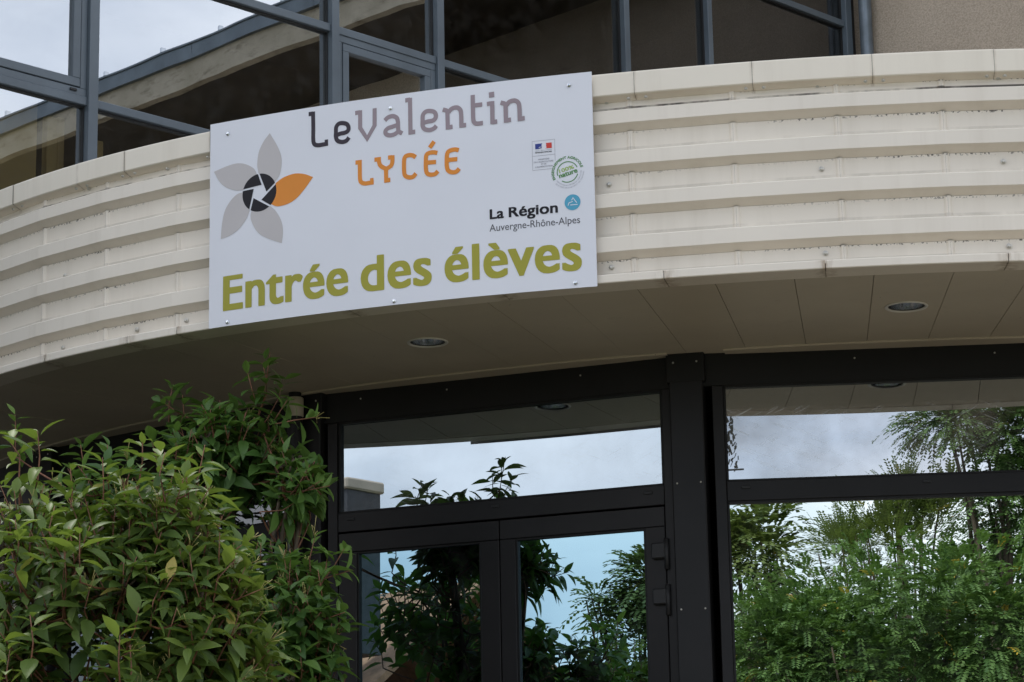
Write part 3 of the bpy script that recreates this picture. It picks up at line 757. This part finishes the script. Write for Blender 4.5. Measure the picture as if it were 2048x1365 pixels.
# entrance hall behind the glass
arc = [pol(a, 6.96) for a in np.linspace(-82, 21, 22)]
back = [(6.5, 19.5), (-4.6, 20.5)]
n = len(arc)
mesh_f = [p + (FLOOR + .005,) for p in arc] + [b + (FLOOR + .005,) for b in back]
tag(mesh('hall_floor', mesh_f, [tuple(range(len(mesh_f)))], 'interior_wall'), kind='structure')
mesh_c = [p + (3.06,) for p in arc] + [b + (3.06,) for b in back]
tag(mesh('hall_ceiling', mesh_c, [tuple(range(len(mesh_c)))], 'interior_dark'), kind='structure')
rim = [arc[-1]] + back + [arc[0]]
V = [p + (z,) for p in rim for z in (FLOOR, 3.1)]
tag(mesh('hall_wall', V, [(2 * i, 2 * i + 2, 2 * i + 3, 2 * i + 1) for i in range(3)], 'interior_wall'), kind='structure')

# ------------------------------------------------------------------ upper curtain wall
K = 1.035
GA = .77747; gdir = np.array([math.sin(GA), math.cos(GA)])
P0 = np.array([-2.42, 13.42]) * K
CW = Frame(P0, P0 + gdir)            # s measured from P0
Z0, TOPZ = 3.94, 7.45
mull = [(-.71, -.648), (.173, .236), (1.93, 1.988), (2.80, 2.858), (4.54, 4.592), (5.41, 5.457), (7.00, 7.07)]
mull = [(a * K, b * K) for a, b in mull]
trans = [(4.575 * K, 4.622 * K), (5.435 * K, 5.483 * K), (6.720 * K, 6.768 * K)]
curtain = thing('curtain_wall', tuple(CW.p(3.2 * K, 0, Z0)), 'upper floor curtain wall of reflective panes in blue-grey frames above the canopy', 'glazed wall')
for a, b in mull: fbox('mullion', CW, a, b, -.08, .048, Z0, TOPZ, 'frame_grey', curtain, .003)
zs = [Z0] + [z for t in trans for z in t] + [TOPZ]
levels = [(zs[0], zs[1]), (zs[2], zs[3]), (zs[4], zs[5]), (zs[6], zs[7])]
rp = random.Random(11)
for i in range(len(mull) - 1):
    s0, s1 = mull[i][1], mull[i + 1][0]
    for z0, z1 in trans: fbox('transom', CW, s0, s1, -.07, .030, z0, z1, 'frame_grey', curtain, .003)
    for li, (z0, z1) in enumerate(levels):
        gm = 'glass_upper' if i < 3 else 'glass_upper_clear'
        tw, tv = rp.uniform(-1, 1) * .0022, rp.uniform(-1, 1) * .0022
        def pane(name, a0, a1, y0, y1, par, d=-.012):
            ca, cz_ = (a0 + a1) / 2, (y0 + y1) / 2
            V = [CW.p(a, d + dd + (a - ca) * tw + (z - cz_) * tv, z) for dd in (0, -.006) for a, z in ((a0, y0), (a1, y0), (a1, y1), (a0, y1))]
            _p = mesh(name, V, [(0, 1, 2, 3), (7, 6, 5, 4), (0, 4, 5, 1), (1, 5, 6, 2), (2, 6, 7, 3), (3, 7, 4, 0)], gm, par)
            _p.data.materials.append(MAT['glass_back'])
            for q in list(_p.data.polygons)[1:]: q.material_index = 1
            return _p
        if li == 1 and (mull[i + 1][0] - mull[i][1]) < 1.2:          # opening sash in each narrow bay
            sash = fbox('sash', CW, s0, s1, -.05, .022, z1 - .046, z1, 'frame_grey', curtain, .003)
            fbox('outer_frame', CW, s0, s1, -.05, .022, z0, z0 + .046, 'frame_grey', sash, .003)
            fbox('outer_frame', CW, s0, s0 + .042, -.05, .0215, z0 + .046, z1 - .046, 'frame_grey', sash, .003)
            fbox('outer_frame', CW, s1 - .042, s1, -.05, .0215, z0 + .046, z1 - .046, 'frame_grey', sash, .003)
            a0, a1, y0, y1 = s0 + .047, s1 - .047, z0 + .051, z1 - .051
            for q in ((a0, a1, y0, y0 + .05), (a0, a1, y1 - .05, y1), (a0, a0 + .05, y0 + .05, y1 - .05), (a1 - .05, a1, y0 + .05, y1 - .05)):
                fbox('sash_rail', CW, q[0], q[1], -.045, .026, q[2], q[3], 'frame_grey', sash, .003)
            fbox('gasket', CW, s0 + .04, s1 - .04, -.044, .004, z0 + .044, z0 + .053, 'frame_gasket', sash, 0)
            fbox('gasket', CW, s0 + .04, s1 - .04, -.044, .004, z1 - .053, z1 - .044, 'frame_gasket', sash, 0)
            fbox('gasket', CW, s0 + .04, s0 + .049, -.043, .004, z0 + .05, z1 - .05, 'frame_gasket', sash, 0)
            fbox('gasket', CW, s1 - .049, s1 - .04, -.043, .004, z0 + .05, z1 - .05, 'frame_gasket', sash, 0)
            fbox('drain_cap', CW, s1 - .115, s1 - .07, .022, .032, z0 + .020, z0 + .034, 'frame_gasket', sash, .002)
            pane('pane', a0 + .05, a1 - .05, y0 + .05, y1 - .05, sash, .0)
        else:
            pane('pane', s0, s1, z0, z1, curtain)
            for q in ((s0, s0 + .008, z0, z1), (s1 - .008, s1, z0, z1), (s0 + .008, s1 - .008, z1 - .009, z1)):
                fbox('gasket', CW, q[0], q[1], -.011, .004, q[2], q[3], 'frame_gasket', curtain, 0)
# room behind the curtain wall
def room(name, pts, mat): tag(mesh(name, pts, [tuple(range(len(pts)))], mat), kind='structure')
S_A, S_B, DEEP = -.72 * K, 7.16 * K, -4.6
room('upper_floor', [CW.p(S_A, -.09, Z0 - .02), CW.p(S_B, -.09, Z0 - .02), CW.p(S_B, DEEP, Z0 - .02), CW.p(S_A, DEEP, Z0 - .02)], 'interior_dark')
room('upper_ceiling', [CW.p(S_A, -.09, TOPZ), CW.p(S_B, -.09, TOPZ), CW.p(S_B, DEEP, TOPZ), CW.p(S_A, DEEP, TOPZ)], 'interior_wall')
room('upper_back_wall', [CW.p(S_A, DEEP, Z0), CW.p(S_B, DEEP, Z0), CW.p(S_B, DEEP, TOPZ), CW.p(S_A, DEEP, TOPZ)], 'interior_dark')
EW = Frame(CW.p(S_A, DEEP, 0)[:2], CW.p(S_A, -.09, 0)[:2])
for s0, s1 in ((0, .05), (1.5, 1.55), (3.0, 3.05)): fbox('mullion', EW, s0, s1, -.06, .0, Z0, TOPZ, 'frame_grey', curtain, .003)
for s0, s1 in ((.05, 1.5), (1.55, 3.0), (3.05, 4.5)): fbox('end_pane', EW, s0, s1, -.03, -.024, Z0, TOPZ, 'glass_end', curtain, 0)
fbox('flat_roof', CW, S_A - .05, S_B, DEEP, .02, TOPZ + .002, TOPZ + .12, 'roof_deck', curtain, 0)
room('upper_party_wall', [CW.p(S_B, .0, Z0), CW.p(S_B, DEEP, Z0), CW.p(S_B, DEEP, TOPZ), CW.p(S_B, .0, TOPZ)], 'interior_dark')
part_ = thing('window_seat_screen', tuple(CW.p(-.3, -.25, Z0)), 'ochre painted indoor panels standing behind the lowest upper window', 'panel')
for s0, s1, z1 in ((-.60, -.026, 4.90), (.041, .112, 4.69), (.114, .16, 4.70), (.36, .43, 4.62)):
    fbox('panel', CW, s0, s1, -.20, -.15, Z0, z1, 'ochre_paint', part_, .004)

# ------------------------------------------------------------------ rendered wing with deep concrete eave
S_W = 7.20 * K
corner = CW.p(S_W, -.12, 0)
end = CW.p(S_W, 15.0, 0)
WG = Frame(corner[:2], end[:2])      # s runs out from the corner; outward normal faces the glass
wing = thing('rendered_building_wing', (corner[0], corner[1], FLOOR), 'beige roughcast building wing with concrete eave and grey zinc gutter meeting the curtain wall', 'building')
HE = 8.31
fbox('wall', WG, 0, WG.L, -.3, 0, FLOOR, HE - .30, 'stucco', wing, 0)
if WG.n @ gdir > 0: WG.n = -WG.n     # overhang towards the glass side
def OV(s):                           # eave shaped short at the corner to let light on the wall, deep beyond
    t = min(max((s - 1.6) / 2.4, 0), 1); return .45 + .85 * t * t * (3 - 2 * t)
V = []; Fc = []; m = 64; rr = random.Random(3); W = []; G = []
for i in range(m + 1):
    s = -.2 + (WG.L + .2) * i / m; w1 = .010 * math.sin(i * .55) + rr.uniform(-.004, .004); w2 = .010 * math.sin(i * .31 + 1) + rr.uniform(-.006, .006); o = OV(s)
    V += [WG.p(s, o - .09, HE - .375 + w2), WG.p(s, o + w1 * .4, HE - .375 + w2), WG.p(s, o + .01 + w1 * .4, HE - .13), WG.p(s, o - .09, HE - .13)]
    W += [WG.p(s, -.3, HE - .33), WG.p(s, o - .085, HE - .33), WG.p(s, o - .085, HE - .15), WG.p(s, -.3, HE - .15)]
quad = [(0, 1, 5, 4), (1, 2, 6, 5), (2, 3, 7, 6), (3, 0, 4, 7)]
Fc = [tuple(q + i * 4 for q in f) for i in range(m) for f in quad]
mesh('eave_edge', V, Fc, 'concrete', wing)
mesh('eave_soffit', W, Fc, 'timber_dark', wing)
nseg = 9
for k in range(nseg):
    s0 = -.2 + (WG.L + .2) * k / nseg; s1 = s0 + (WG.L + .2) / nseg - .006; V = []; R_ = []; n = 8
    for i in range(n + 1):
        s = s0 + (s1 - s0) * i / n; o = OV(s)
        V += [WG.p(s, o - .05, HE - .14), WG.p(s, o + .055, HE - .14), WG.p(s, o + .06, HE - .006), WG.p(s, o - .05, HE - .006)]
        R_ += [WG.p(s, o + .045, HE - .012), WG.p(s, o + .074, HE - .010), WG.p(s, o + .074, HE + .007), WG.p(s, o + .045, HE + .008)]
    Fg = [tuple(q + i * 4 for q in f) for i in range(n) for f in quad]
    gt = mesh('zinc_gutter', V, Fg, 'zinc', wing); mesh('gutter_rim', R_, Fg, 'zinc', gt)
    for q in (.40, 1.25):
        o = OV(s0 + q); fbox('gutter_bracket', WG, s0 + q, s0 + q + .03, o + .02, o + .075, HE + .004, HE + .055, 'steel', gt, .006)
fbox('roof', WG, -.2, WG.L, -8.0, .36, HE - .19, HE - .05, 'roof_deck', wing, 0)
# rainwater pipe in the inner corner
rc = WG.p(.26, .085, 0)
rp_ = thing('rainwater_pipe', (rc[0], rc[1], 3.94), 'galvanised grey rainwater pipe running down the inner corner of the rendered wall', 'pipe')
V, Fc = lathe([(.05, 3.94), (.05, 8.2)], (rc[0], rc[1], 0), n=24); mesh('pipe', V, Fc, 'pipe_grey', rp_, True)
for z in (5.05, 7.35):
    V, Fc = lathe([(.052, z), (.056, z + .003), (.056, z + .03), (.052, z + .033)], (rc[0], rc[1], 0), n=24); mesh('pipe_clip', V, Fc, 'steel', rp_, True)
# ------------------------------------------------------------------ planting
def at(px, py, Y):
    """world point at depth Y seen along a given direction of the photograph"""
    d = _f + (px - 1024) / F_PX * CR - (py - 682.5) / F_PX * CU
    return np.array(d * (Y / d[1]))
LEAF_ROWS = [(.0, .03), (.10, .05), (.22, .55), (.42, .98), (.62, .92), (.82, .52), (1.0, .0)]
def leaf_shape(w=.21, fold=.35, curl=.25, twist=0.0, skew=0.0):
    V = []; Fc = []
    for t, hw in LEAF_ROWS:
        x = hw * w; z = -curl * t * t; tw = twist * t; cx = skew * t * t
        V += [(cx - x * math.cos(tw), t, z + fold * x - x * math.sin(tw)), (cx, t, z), (cx + x * math.cos(tw), t, z + fold * x + x * math.sin(tw))]
    for i in range(len(LEAF_ROWS) - 1):
        a, b = i * 3, i * 3 + 3
        Fc += [(a, a + 1, b + 1, b), (a + 1, a + 2, b + 2, b + 1)]
    return np.array(V), Fc
def make_bush(name, label, base, blobs, tips, n_tips, mat, seed, size=(.080, .165), dens=(7, 12)):
    rg = np.random.default_rng(seed); rn = random.Random(seed)
    root = thing(name, tuple(base), label, 'bush')
    shapes = [leaf_shape(rn.uniform(.165, .225), rn.uniform(.15, .60), rn.uniform(.10, .58), rn.uniform(-.25, .25), rn.uniform(-.1, .1)) for _ in range(7)]
    base = np.array(base, float)
    wsum = sum(b[2] for b in blobs)
    shoots = []
    for p, d, l in tips: shoots.append((np.array(p, float), np.array(d, float), l, 1.0))
    for c, r, wgt in blobs:
        c = np.array(c, float); r = np.array(r, float)
        for _ in range(int(n_tips * wgt / wsum)):
            while True:
                v = rg.normal(size=3); v /= np.linalg.norm(v)
                if v[2] > -.55: break
            k = rg.uniform(.45, 1.0) ** .5
            p = c + v * r * k
            if p[2] < FLOOR + .25: continue
            d = v * .75 + np.array([0, -.15, .85]) + rg.normal(size=3) * .25
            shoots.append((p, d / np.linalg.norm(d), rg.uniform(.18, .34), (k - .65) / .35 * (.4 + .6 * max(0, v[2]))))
    cents = [np.array(c, float) for c, r, w in blobs]
    # main stems and branch nodes
    nodes = []; wood = []
    for ci, c in enumerate(cents):
        r = np.array(blobs[ci][1])
        for _ in range(3):
            e = c + rg.normal(size=3) * r * .28; b0 = base + np.array([rg.uniform(-.12, .12), rg.uniform(-.12, .12), 0])
            m1 = b0 * .55 + e * .45 + rg.normal(size=3) * .08; pts = []
            for t in np.linspace(0, 1, 7):
                q = b0 * (1 - t) ** 2 + 2 * t * (1 - t) * m1 + e * t * t; pts.append(q)
                if t > .3: nodes.append(q)
            wood.append(tube(pts, list(np.linspace(.024, .008, 7)), 6))
    # second-order branches
    for ci, (c, r, w) in enumerate(blobs):
        for _ in range(16):
            v = rg.normal(size=3); v /= np.linalg.norm(v); v[2] = abs(v[2]) * .8
            e = np.array(c) + v * np.array(r) * .62
            s = min(nodes, key=lambda q: np.linalg.norm(q - e) + .3 * max(0, q[2] - e[2])); m1 = (s + e) / 2 - np.array([0, 0, .05])
            pts = [s * (1 - t) ** 2 + 2 * t * (1 - t) * m1 + e * t * t for t in np.linspace(0, 1, 5)]
            wood.append(tube(pts, list(np.linspace(.008, .0045, 5)), 5)); nodes += pts[2:]
    N = np.array(nodes)
    leaves = []                                  # (matrix 3x3, origin, scale, shape, tint)
    twigs = []; stalks = []
    for p, d, l, outer in shoots:
        d = d / np.linalg.norm(d); st = p - d * l
        i = int(np.argmin(np.linalg.norm(N - st, axis=1) + .4 * np.maximum(0, N[:, 2] - st[2]))); s = N[i]
        m1 = (s + st) / 2 - np.array([0, 0, .03]); bend = rg.normal(size=3) * .02
        pts = [s * (1 - t) ** 2 + 2 * t * (1 - t) * m1 + st * t * t for t in np.linspace(0, 1, 4)] + [st + d * l * .5 + bend * .6, p]
        twigs.append(tube(pts, [.0056, .005, .0046, .004, .0032, .0018], 5))
        n = rn.randint(*dens); az = rg.uniform(0, 6.28)
        a = np.cross(d, [0.3, .2, 1]); a /= np.linalg.norm(a); b = np.cross(d, a)
        fresh = rg.uniform(0, 1)
        for k in range(n):
            t = (k + rg.uniform(0, .6)) / n; az += 2.399 + rg.normal() * .3
            org = st + (p - st) * (t ** .8) + bend * .4
            phi = rad(98 - 58 * t + rg.normal() * 11)
            y = d * math.cos(phi) + (a * math.cos(az) + b * math.sin(az)) * math.sin(phi)
            y[2] -= .12 * (1 - t); y /= np.linalg.norm(y)
            z = d + np.array([0, 0, .5]); z = z - (z @ y) * y + rg.normal(size=3) * .18; z -= (z @ y) * y; z /= np.linalg.norm(z)
            x = np.cross(y, z)
            sc = rg.uniform(*size) * (1 - .45 * max(0, t - .7) / .3)
            tint = float(np.clip(.04 + .42 * t * fresh + (.15 + .45 * max(0, outer)) * rg.uniform(.1, 1), 0, .92)) if rg.uniform() > .012 else .98  # light painted into the tint: outer and upper leaves paler, inner ones darker
            leaves.append((np.stack([x, y, z], 1), org, sc, rn.randrange(7), tint))
        if rg.uniform() < .10:
            for _ in range(5):
                e = p + d * .05 + rg.normal(size=3) * .022; stalks.append(tube([p, (p + e) / 2 + rg.normal(size=3) * .006, e], [.0012, .001, .0014], 4))
    V, Fc = join(wood); mesh('stems', V, Fc, 'bark', root, True)
    V, Fc = join(twigs); mesh('twigs', V, Fc, 'twig', root, True)['kind'] = 'stuff'
    if stalks: V, Fc = join(stalks); mesh('flower_stalks', V, Fc, 'flower_stalk', root, True)['kind'] = 'stuff'
    # the leaves that show largest: nearest to the viewer and inside the picture's reach
    def key(L):
        p = L[1]; return p[1] - .5 * L[2] * 10 - .25 * p[2] + (9 if abs(p[0] / p[1] + .11) > .13 or p[2] / p[1] < .11 else 0)
    order = sorted(range(len(leaves)), key=lambda i: key(leaves[i])); big = set(order[:300])
    cache = {}
    for i in order[:300]:
        M, org, sc, sh, tint = leaves[i]; tq = round(tint * 8) / 8 if tint < .95 else .98
        if (sh, tq) not in cache:
            me = bpy.data.meshes.new('leaf'); v, f = shapes[sh]; me.from_pydata([tuple(q) for q in v], [], f); me.update()
            at_ = me.attributes.new('tint', 'FLOAT', 'POINT'); at_.data.foreach_set('value', [tq] * len(v))
            me.polygons.foreach_set('use_smooth', [True] * len(f)); me.materials.append(MAT[mat]); cache[(sh, tq)] = me
        o = bpy.data.objects.new('leaf', cache[(sh, tq)]); COL.objects.link(o); o.parent = root
        m4 = Matrix([list(M[r] * sc) + [org[r]] for r in range(3)] + [[0, 0, 0, 1]])
        o.matrix_parent_inverse = Matrix.Translation(-root.location); o.matrix_basis = m4
    VV = []; FF = []; TT = []; o = 0
    for i, (M, org, sc, sh, tint) in enumerate(leaves):
        if i in big: continue
        v, f = shapes[sh]; VV.append((v * sc) @ M.T + org); FF += [tuple(q + o for q in t) for t in f]; TT += [tint] * len(v); o += len(v)
    ob = mesh('foliage', np.concatenate(VV), FF, mat, root, True, {'tint': TT}); ob['kind'] = 'stuff'
    return root

def tp(px, py, Y, dx=0.0, dz=1.0, dy=-.15, l=.2): return (at(px, py, Y), (dx, dy, dz), l)
gF = np.array([-1.65, 10.35, FLOOR])
front_tips = [tp(75, 862, 10.40), tp(10, 870, 10.50, -.3), tp(140, 930, 10.40), tp(205, 915, 10.30), tp(285, 880, 10.40, .1), tp(330, 905, 10.20), tp(370, 950, 10.20, .3), tp(420, 975, 10.20, .6), tp(410, 890, 10.40, .3),
              tp(500, 1080, 10.30, .9, .5), tp(520, 1180, 10.30, 1, .4), tp(470, 1120, 10.10, .5), tp(260, 1290, 9.90, .1), tp(240, 1270, 9.80), tp(60, 1230, 9.80), tp(20, 1300, 9.80), tp(430, 1230, 10.00, .5), tp(330, 1150, 9.90, .3), tp(160, 1060, 9.90), tp(30, 1040, 9.90), tp(560, 1260, 10.30, .9, .5)]
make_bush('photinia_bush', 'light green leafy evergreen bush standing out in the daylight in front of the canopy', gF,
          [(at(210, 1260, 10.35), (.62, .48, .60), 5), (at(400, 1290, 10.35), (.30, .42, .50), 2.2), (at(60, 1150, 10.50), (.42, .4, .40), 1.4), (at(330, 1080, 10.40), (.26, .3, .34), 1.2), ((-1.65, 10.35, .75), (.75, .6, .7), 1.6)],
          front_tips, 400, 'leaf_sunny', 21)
gB = np.array([-1.3, 12.3, FLOOR])
back_tips = [tp(540, 705, 12.22, .1), tp(525, 725, 12.22), tp(565, 760, 12.22, .4), tp(495, 745, 12.22, -.3), tp(345, 775, 12.42, .1), tp(365, 790, 12.42, .2), tp(320, 800, 12.42, -.8, .5), tp(440, 800, 12.32, -.1),
             tp(632, 835, 12.17, 1, .12), tp(575, 800, 12.22, .7), tp(560, 860, 12.22, .6), tp(645, 960, 12.02, 1, .4), tp(660, 972, 12.02, 1, .1), tp(620, 930, 12.02, .7), tp(600, 1000, 12.02, .8, .2),
             tp(690, 1095, 11.72, .7), tp(630, 1075, 11.72, .1), tp(705, 1140, 11.72, 1, .3), tp(655, 1110, 11.72, .3), tp(580, 1100, 11.82), tp(690, 1225, 11.62, .9, .5), tp(650, 1200, 11.62, .5), tp(620, 1290, 11.62, .5), tp(560, 1180, 11.72), tp(670, 1320, 11.62, .6),
             tp(300, 870, 12.32, -.2), tp(350, 860, 12.22), tp(250, 900, 12.42), tp(160, 880, 12.52), tp(30, 830, 12.42)]
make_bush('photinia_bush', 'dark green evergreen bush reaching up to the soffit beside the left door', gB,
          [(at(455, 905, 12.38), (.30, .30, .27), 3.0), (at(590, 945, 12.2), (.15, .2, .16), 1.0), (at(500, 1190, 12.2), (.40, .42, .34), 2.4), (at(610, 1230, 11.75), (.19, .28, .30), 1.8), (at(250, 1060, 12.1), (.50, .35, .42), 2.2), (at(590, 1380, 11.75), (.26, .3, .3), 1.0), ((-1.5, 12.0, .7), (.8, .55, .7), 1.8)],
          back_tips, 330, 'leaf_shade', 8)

# ------------------------------------------------------------------ trees across the forecourt (seen mirrored in the glazing)
def make_tree(name, label, base, blobs, mat, seed, fronds=1500, flen=(.32, .5), pairs=6, droop=.45, leafw=.034):
    rg = np.random.default_rng(seed); base = np.array(base, float)
    root = thing(name, tuple(base), label, 'tree', 'trees across the forecourt')
    wood = []; c0 = np.array(blobs[0][0]); fork = base * .45 + np.array([c0[0], c0[1], base[2] + .45 * (c0[2] - base[2])]) * .55
    wood.append(tube([base, (base + fork) / 2 + rg.normal(size=3) * .08, fork], [.22, .17, .14], 8))
    for c, r, w in blobs:
        c = np.array(c); r = np.array(r)
        for k in range(5):
            v = rg.normal(size=3); v /= np.linalg.norm(v); v[2] = abs(v[2]); e = c + v * r * .75
            m1 = fork * .5 + e * .5 + np.array([0, 0, .2]) + rg.normal(size=3) * .15
            pts = [fork * (1 - t) ** 2 + 2 * t * (1 - t) * m1 + e * t * t for t in np.linspace(0, 1, 6)]
            wood.append(tube(pts, list(np.linspace(.08, .012, 6)), 6))
    V, Fc = join(wood); mesh('trunk', V, Fc, 'bark', root, True)
    tot = sum(b[2] for b in blobs); Vs = []; T = []
    for c, r, w in blobs:
        c = np.array(c); r = np.array(r); nf = int(fronds * w / tot)
        # clumps give an uneven outline with gaps
        ncl = max(8, nf // 38)
        cl = rg.normal(size=(ncl, 3)); cl /= np.linalg.norm(cl, axis=1)[:, None]; cl[:, 2] = np.where(cl[:, 2] < -.4, -cl[:, 2], cl[:, 2])
        cp = c + cl * r * rg.uniform(.35, 1.22, (ncl, 1)); ct = rg.uniform(0, .62, ncl)
        for _ in range(nf):
            k = rg.integers(ncl); v = rg.normal(size=3); o = cp[k] + v * np.array([.26, .26, .2]) * (r.mean() / 1.6) ** .5
            out = cl[k] * .7 + v * .45 + np.array([0, 0, .1]); out /= np.linalg.norm(out)
            L = rg.uniform(*flen); side = np.cross(out, [0, 0, 1.0]); side /= (np.linalg.norm(side) + 1e-6)
            tint = float(np.clip(ct[k] + rg.uniform(0, .3), 0, .93)) if rg.uniform() > .012 else .99
            up = np.cross(side, out)
            for j in range(pairs):
                t = (j + 1) / pairs; q = o + out * L * t - np.array([0, 0, 1]) * L * droop * t * t
                tang = out - np.array([0, 0, 1]) * 2 * droop * t; tang /= np.linalg.norm(tang)
                ll = L * .27 * (1 - .35 * abs(t - .45)); lw = leafw * (.8 + .5 * rg.uniform()) * L / .4
                for sg in (-1, 1):
                    d = side * sg * .9 + tang * .45 - up * .15 + rg.normal(size=3) * .12; d /= np.linalg.norm(d)
                    wv = tang * lw
                    Vs.append(np.array([q, q + d * ll * .5 + wv, q + d * ll, q + d * ll * .5 - wv])); T += [tint] * 4
    A = np.concatenate(Vs); nq = len(Vs)
    me = bpy.data.meshes.new('crown'); me.vertices.add(len(A)); me.vertices.foreach_set('co', A.ravel())
    me.loops.add(nq * 4); me.loops.foreach_set('vertex_index', np.arange(nq * 4)); me.polygons.add(nq)
    me.polygons.foreach_set('loop_start', np.arange(0, nq * 4, 4)); me.polygons.foreach_set('loop_total', np.full(nq, 4)); me.update(calc_edges=True)
    at_ = me.attributes.new('tint', 'FLOAT', 'POINT'); at_.data.foreach_set('value', T)
    link('crown', me, mat, root)
    return root
def mirror(fr, p):
    p = np.array(p, float); s = (p[:2] - fr.A) @ fr.n; q = p.copy(); q[:2] -= 2 * s * fr.n; return q
def far(px, py, Y, fr): return mirror(fr, at(px, py, Y))      # where a thing stands that shows in the glass there
GZ = -1.6
def tree_at(name, label, fr, blobs, mat, seed, **k):
    bl = [(far(x, y, Y, fr), r, w) for x, y, Y, r, w in blobs]
    b = bl[0][0].copy(); b[2] = GZ
    make_tree(name, label, b, bl, mat, seed, **k)
tree_at('robinia_tree', 'broad low feathery robinia filling most of the mirrored view in the wide side window', SIDE,
        [(1790, 1395, 34, (2.3, 2.0, 1.45), 5), (1560, 1370, 34.5, (1.1, 1.4, 1.0), 2), (1960, 1310, 33.5, (1.2, 1.4, 1.1), 2.0), (1640, 1320, 35, (.9, 1, .7), 1.3)], 'leaf_robinia', 31, fronds=7500, flen=(.19, .33), pairs=7, leafw=.030)
tree_at('robinia_tree', 'tall feathery robinia mirrored at the top of the wide side window', SIDE,
        [(2040, 880, 38, (1.15, 1.1, .85), 2.4), (2060, 1060, 38, (.9, .9, .85), 1.6), (1920, 850, 38, (.6, .6, .34), 1.0), (2180, 950, 38, (1.2, 1, 1.2), 2)], 'leaf_robinia', 32, fronds=3600, flen=(.22, .36), pairs=7, leafw=.030)
tree_at('robinia_tree', 'thin feathery sapling mirrored along the post edge of the wide side window', SIDE,
        [(1530, 1130, 36, (.65, .7, .75), 2), (1480, 1180, 36, (.5, .6, 1.0), 1.5)], 'leaf_olive', 33, fronds=520)
tree_at('oak_tree', 'small grey-green tree with upright twigs mirrored behind the robinia', SIDE,
        [(1790, 1090, 48, (1.0, 1.0, .85), 2), (1700, 1110, 48, (.75, .8, .7), 1.3), (1880, 1060, 48, (.6, .7, .9), 1.2), (1808, 1000, 48, (.25, .3, .6), .5)], 'leaf_olive', 34, fronds=1500, flen=(.2, .34), droop=-.1)
tree_at('acacia_tree', 'olive green sunlit tree mirrored in the right leaf of the double door', DOOR,
        [(1290, 1300, 40, (.42, .45, .75), 3), (1310, 1175, 40, (.40, .45, .38), 2), (1290, 1400, 40, (.6, .6, .5), 1.5), (1190, 1205, 40, (.24, .2, .12), .25)], 'leaf_olive', 35, fronds=900)
tree_at('field_maple', 'dense dark rounded tree mirrored behind the feathery robinia', SIDE,
        [(1760, 1470, 43, (4.2, 1.6, 2.3), 3), (1980, 1270, 43, (1.4, 1.2, 1.2), 1)], 'leaf_dark', 36, fronds=2600, flen=(.4, .6))  # dark backing, added so bright sky does not show through the robinia
# distant hedge line closing the view across the street

for i, (x, h) in enumerate([(-60, 2.6), (-48, 3.2), (-36, 2.4), (-26, 3.0), (24, 2.8), (34, 3.4), (46, 2.7), (58, 3.2)]):
    make_tree('roadside_tree', ['round dark roadside tree at the far left of the street', 'taller dark roadside tree next to the far left one', 'low dark roadside tree third along the street', 'dark roadside tree left of the tiled house', 'dark roadside tree right of the forecourt', 'tallest dark roadside tree on the right of the street', 'low dark roadside tree towards the right end of the street', 'dark roadside tree at the far right end of the street'][i],
              (x, -48 + (i % 3) * 3, GZ), [((x, -48 + (i % 3) * 3, h), (3.6, 3, 2.6), 1)], 'leaf_dark', 60 + i, fronds=260, flen=(.8, 1.2))

# conifers added out of view to darken the mirroring glass and the left soffit
for i, (x, y, h) in enumerate([(-7.2, 12.6, 2.4), (-7.6, 15.6, 2.6)]):
    make_tree('dark_conifer', ['dense dark conifer standing off the left end of the canopy', 'dense dark conifer behind the first one left of the building', 'dense dark conifer in front of the others left of the forecourt'][i],
              (x, y, FLOOR - .1), [((x, y, h), (1.9, 1.9, 2.6), 2), ((x, y, h + 2.2), (1.2, 1.2, 1.6), 1)], 'leaf_dark', 80 + i, fronds=1500, flen=(.4, .6), droop=.2)

# house whose chimney shows in the glass over the doors
hc = far(602, 1000, 46, DOOR)
house = thing('tiled_house', (hc[0], hc[1] - 3.0, GZ), 'pale rendered house with tiled roof and slate-sided chimney across the street', 'house')
HF = Frame((hc[0] - 9.5, hc[1] - .5), (hc[0] + .5, hc[1] - .5)); HF.n = np.array([0, 1.0])
ridge = hc[2] - 1.1
fbox('wall', HF, 0, 10, -7, 0, GZ, ridge - 2.9, 'house_wall', house, 0)
rv = [HF.p(s, d, z) for s in (-.3, 10.05) for d, z in ((.9, ridge - 3.3), (-3.5, ridge), (-7.9, ridge - 3.3), (-7.9, ridge - 3.45), (-3.5, ridge - .15), (.9, ridge - 3.45))]
mesh('roof', rv, [(0, 1, 7, 6), (1, 2, 8, 7), (3, 4, 10, 9), (4, 5, 11, 10), (0, 6, 11, 5), (2, 3, 9, 8), (0, 5, 4, 1), (1, 4, 3, 2), (6, 7, 10, 11), (7, 8, 9, 10)], 'roof_tile', house)
ch = fbox('chimney', HF, 9.07, 9.93, -1.0, -.2, ridge - 1.6, hc[2] + .24, 'slate', house, .01)
fbox('chimney_cap', HF, 9.01, 9.99, -1.06, -.14, hc[2] + .243, hc[2] + .44, 'house_wall', ch, .03)
fbox('chimney_quoin', HF, 9.055, 9.43, -1.01, -.185, ridge - 1.6, hc[2] + .10, 'house_wall', ch, .01)
for s in (1.2, 4.0, 6.8):
    w = fbox('window', HF, s, s + 1.1, .0, .03, 1.0, 2.3, 'pane_house', house, 0)
    fbox('sill', HF, s - .08, s + 1.18, .0, .10, .92, .995, 'house_wall', w, .01)
fbox('door', HF, 8.4, 9.3, .0, .04, GZ, GZ + 2.1, 'frame_grey', house, .01)
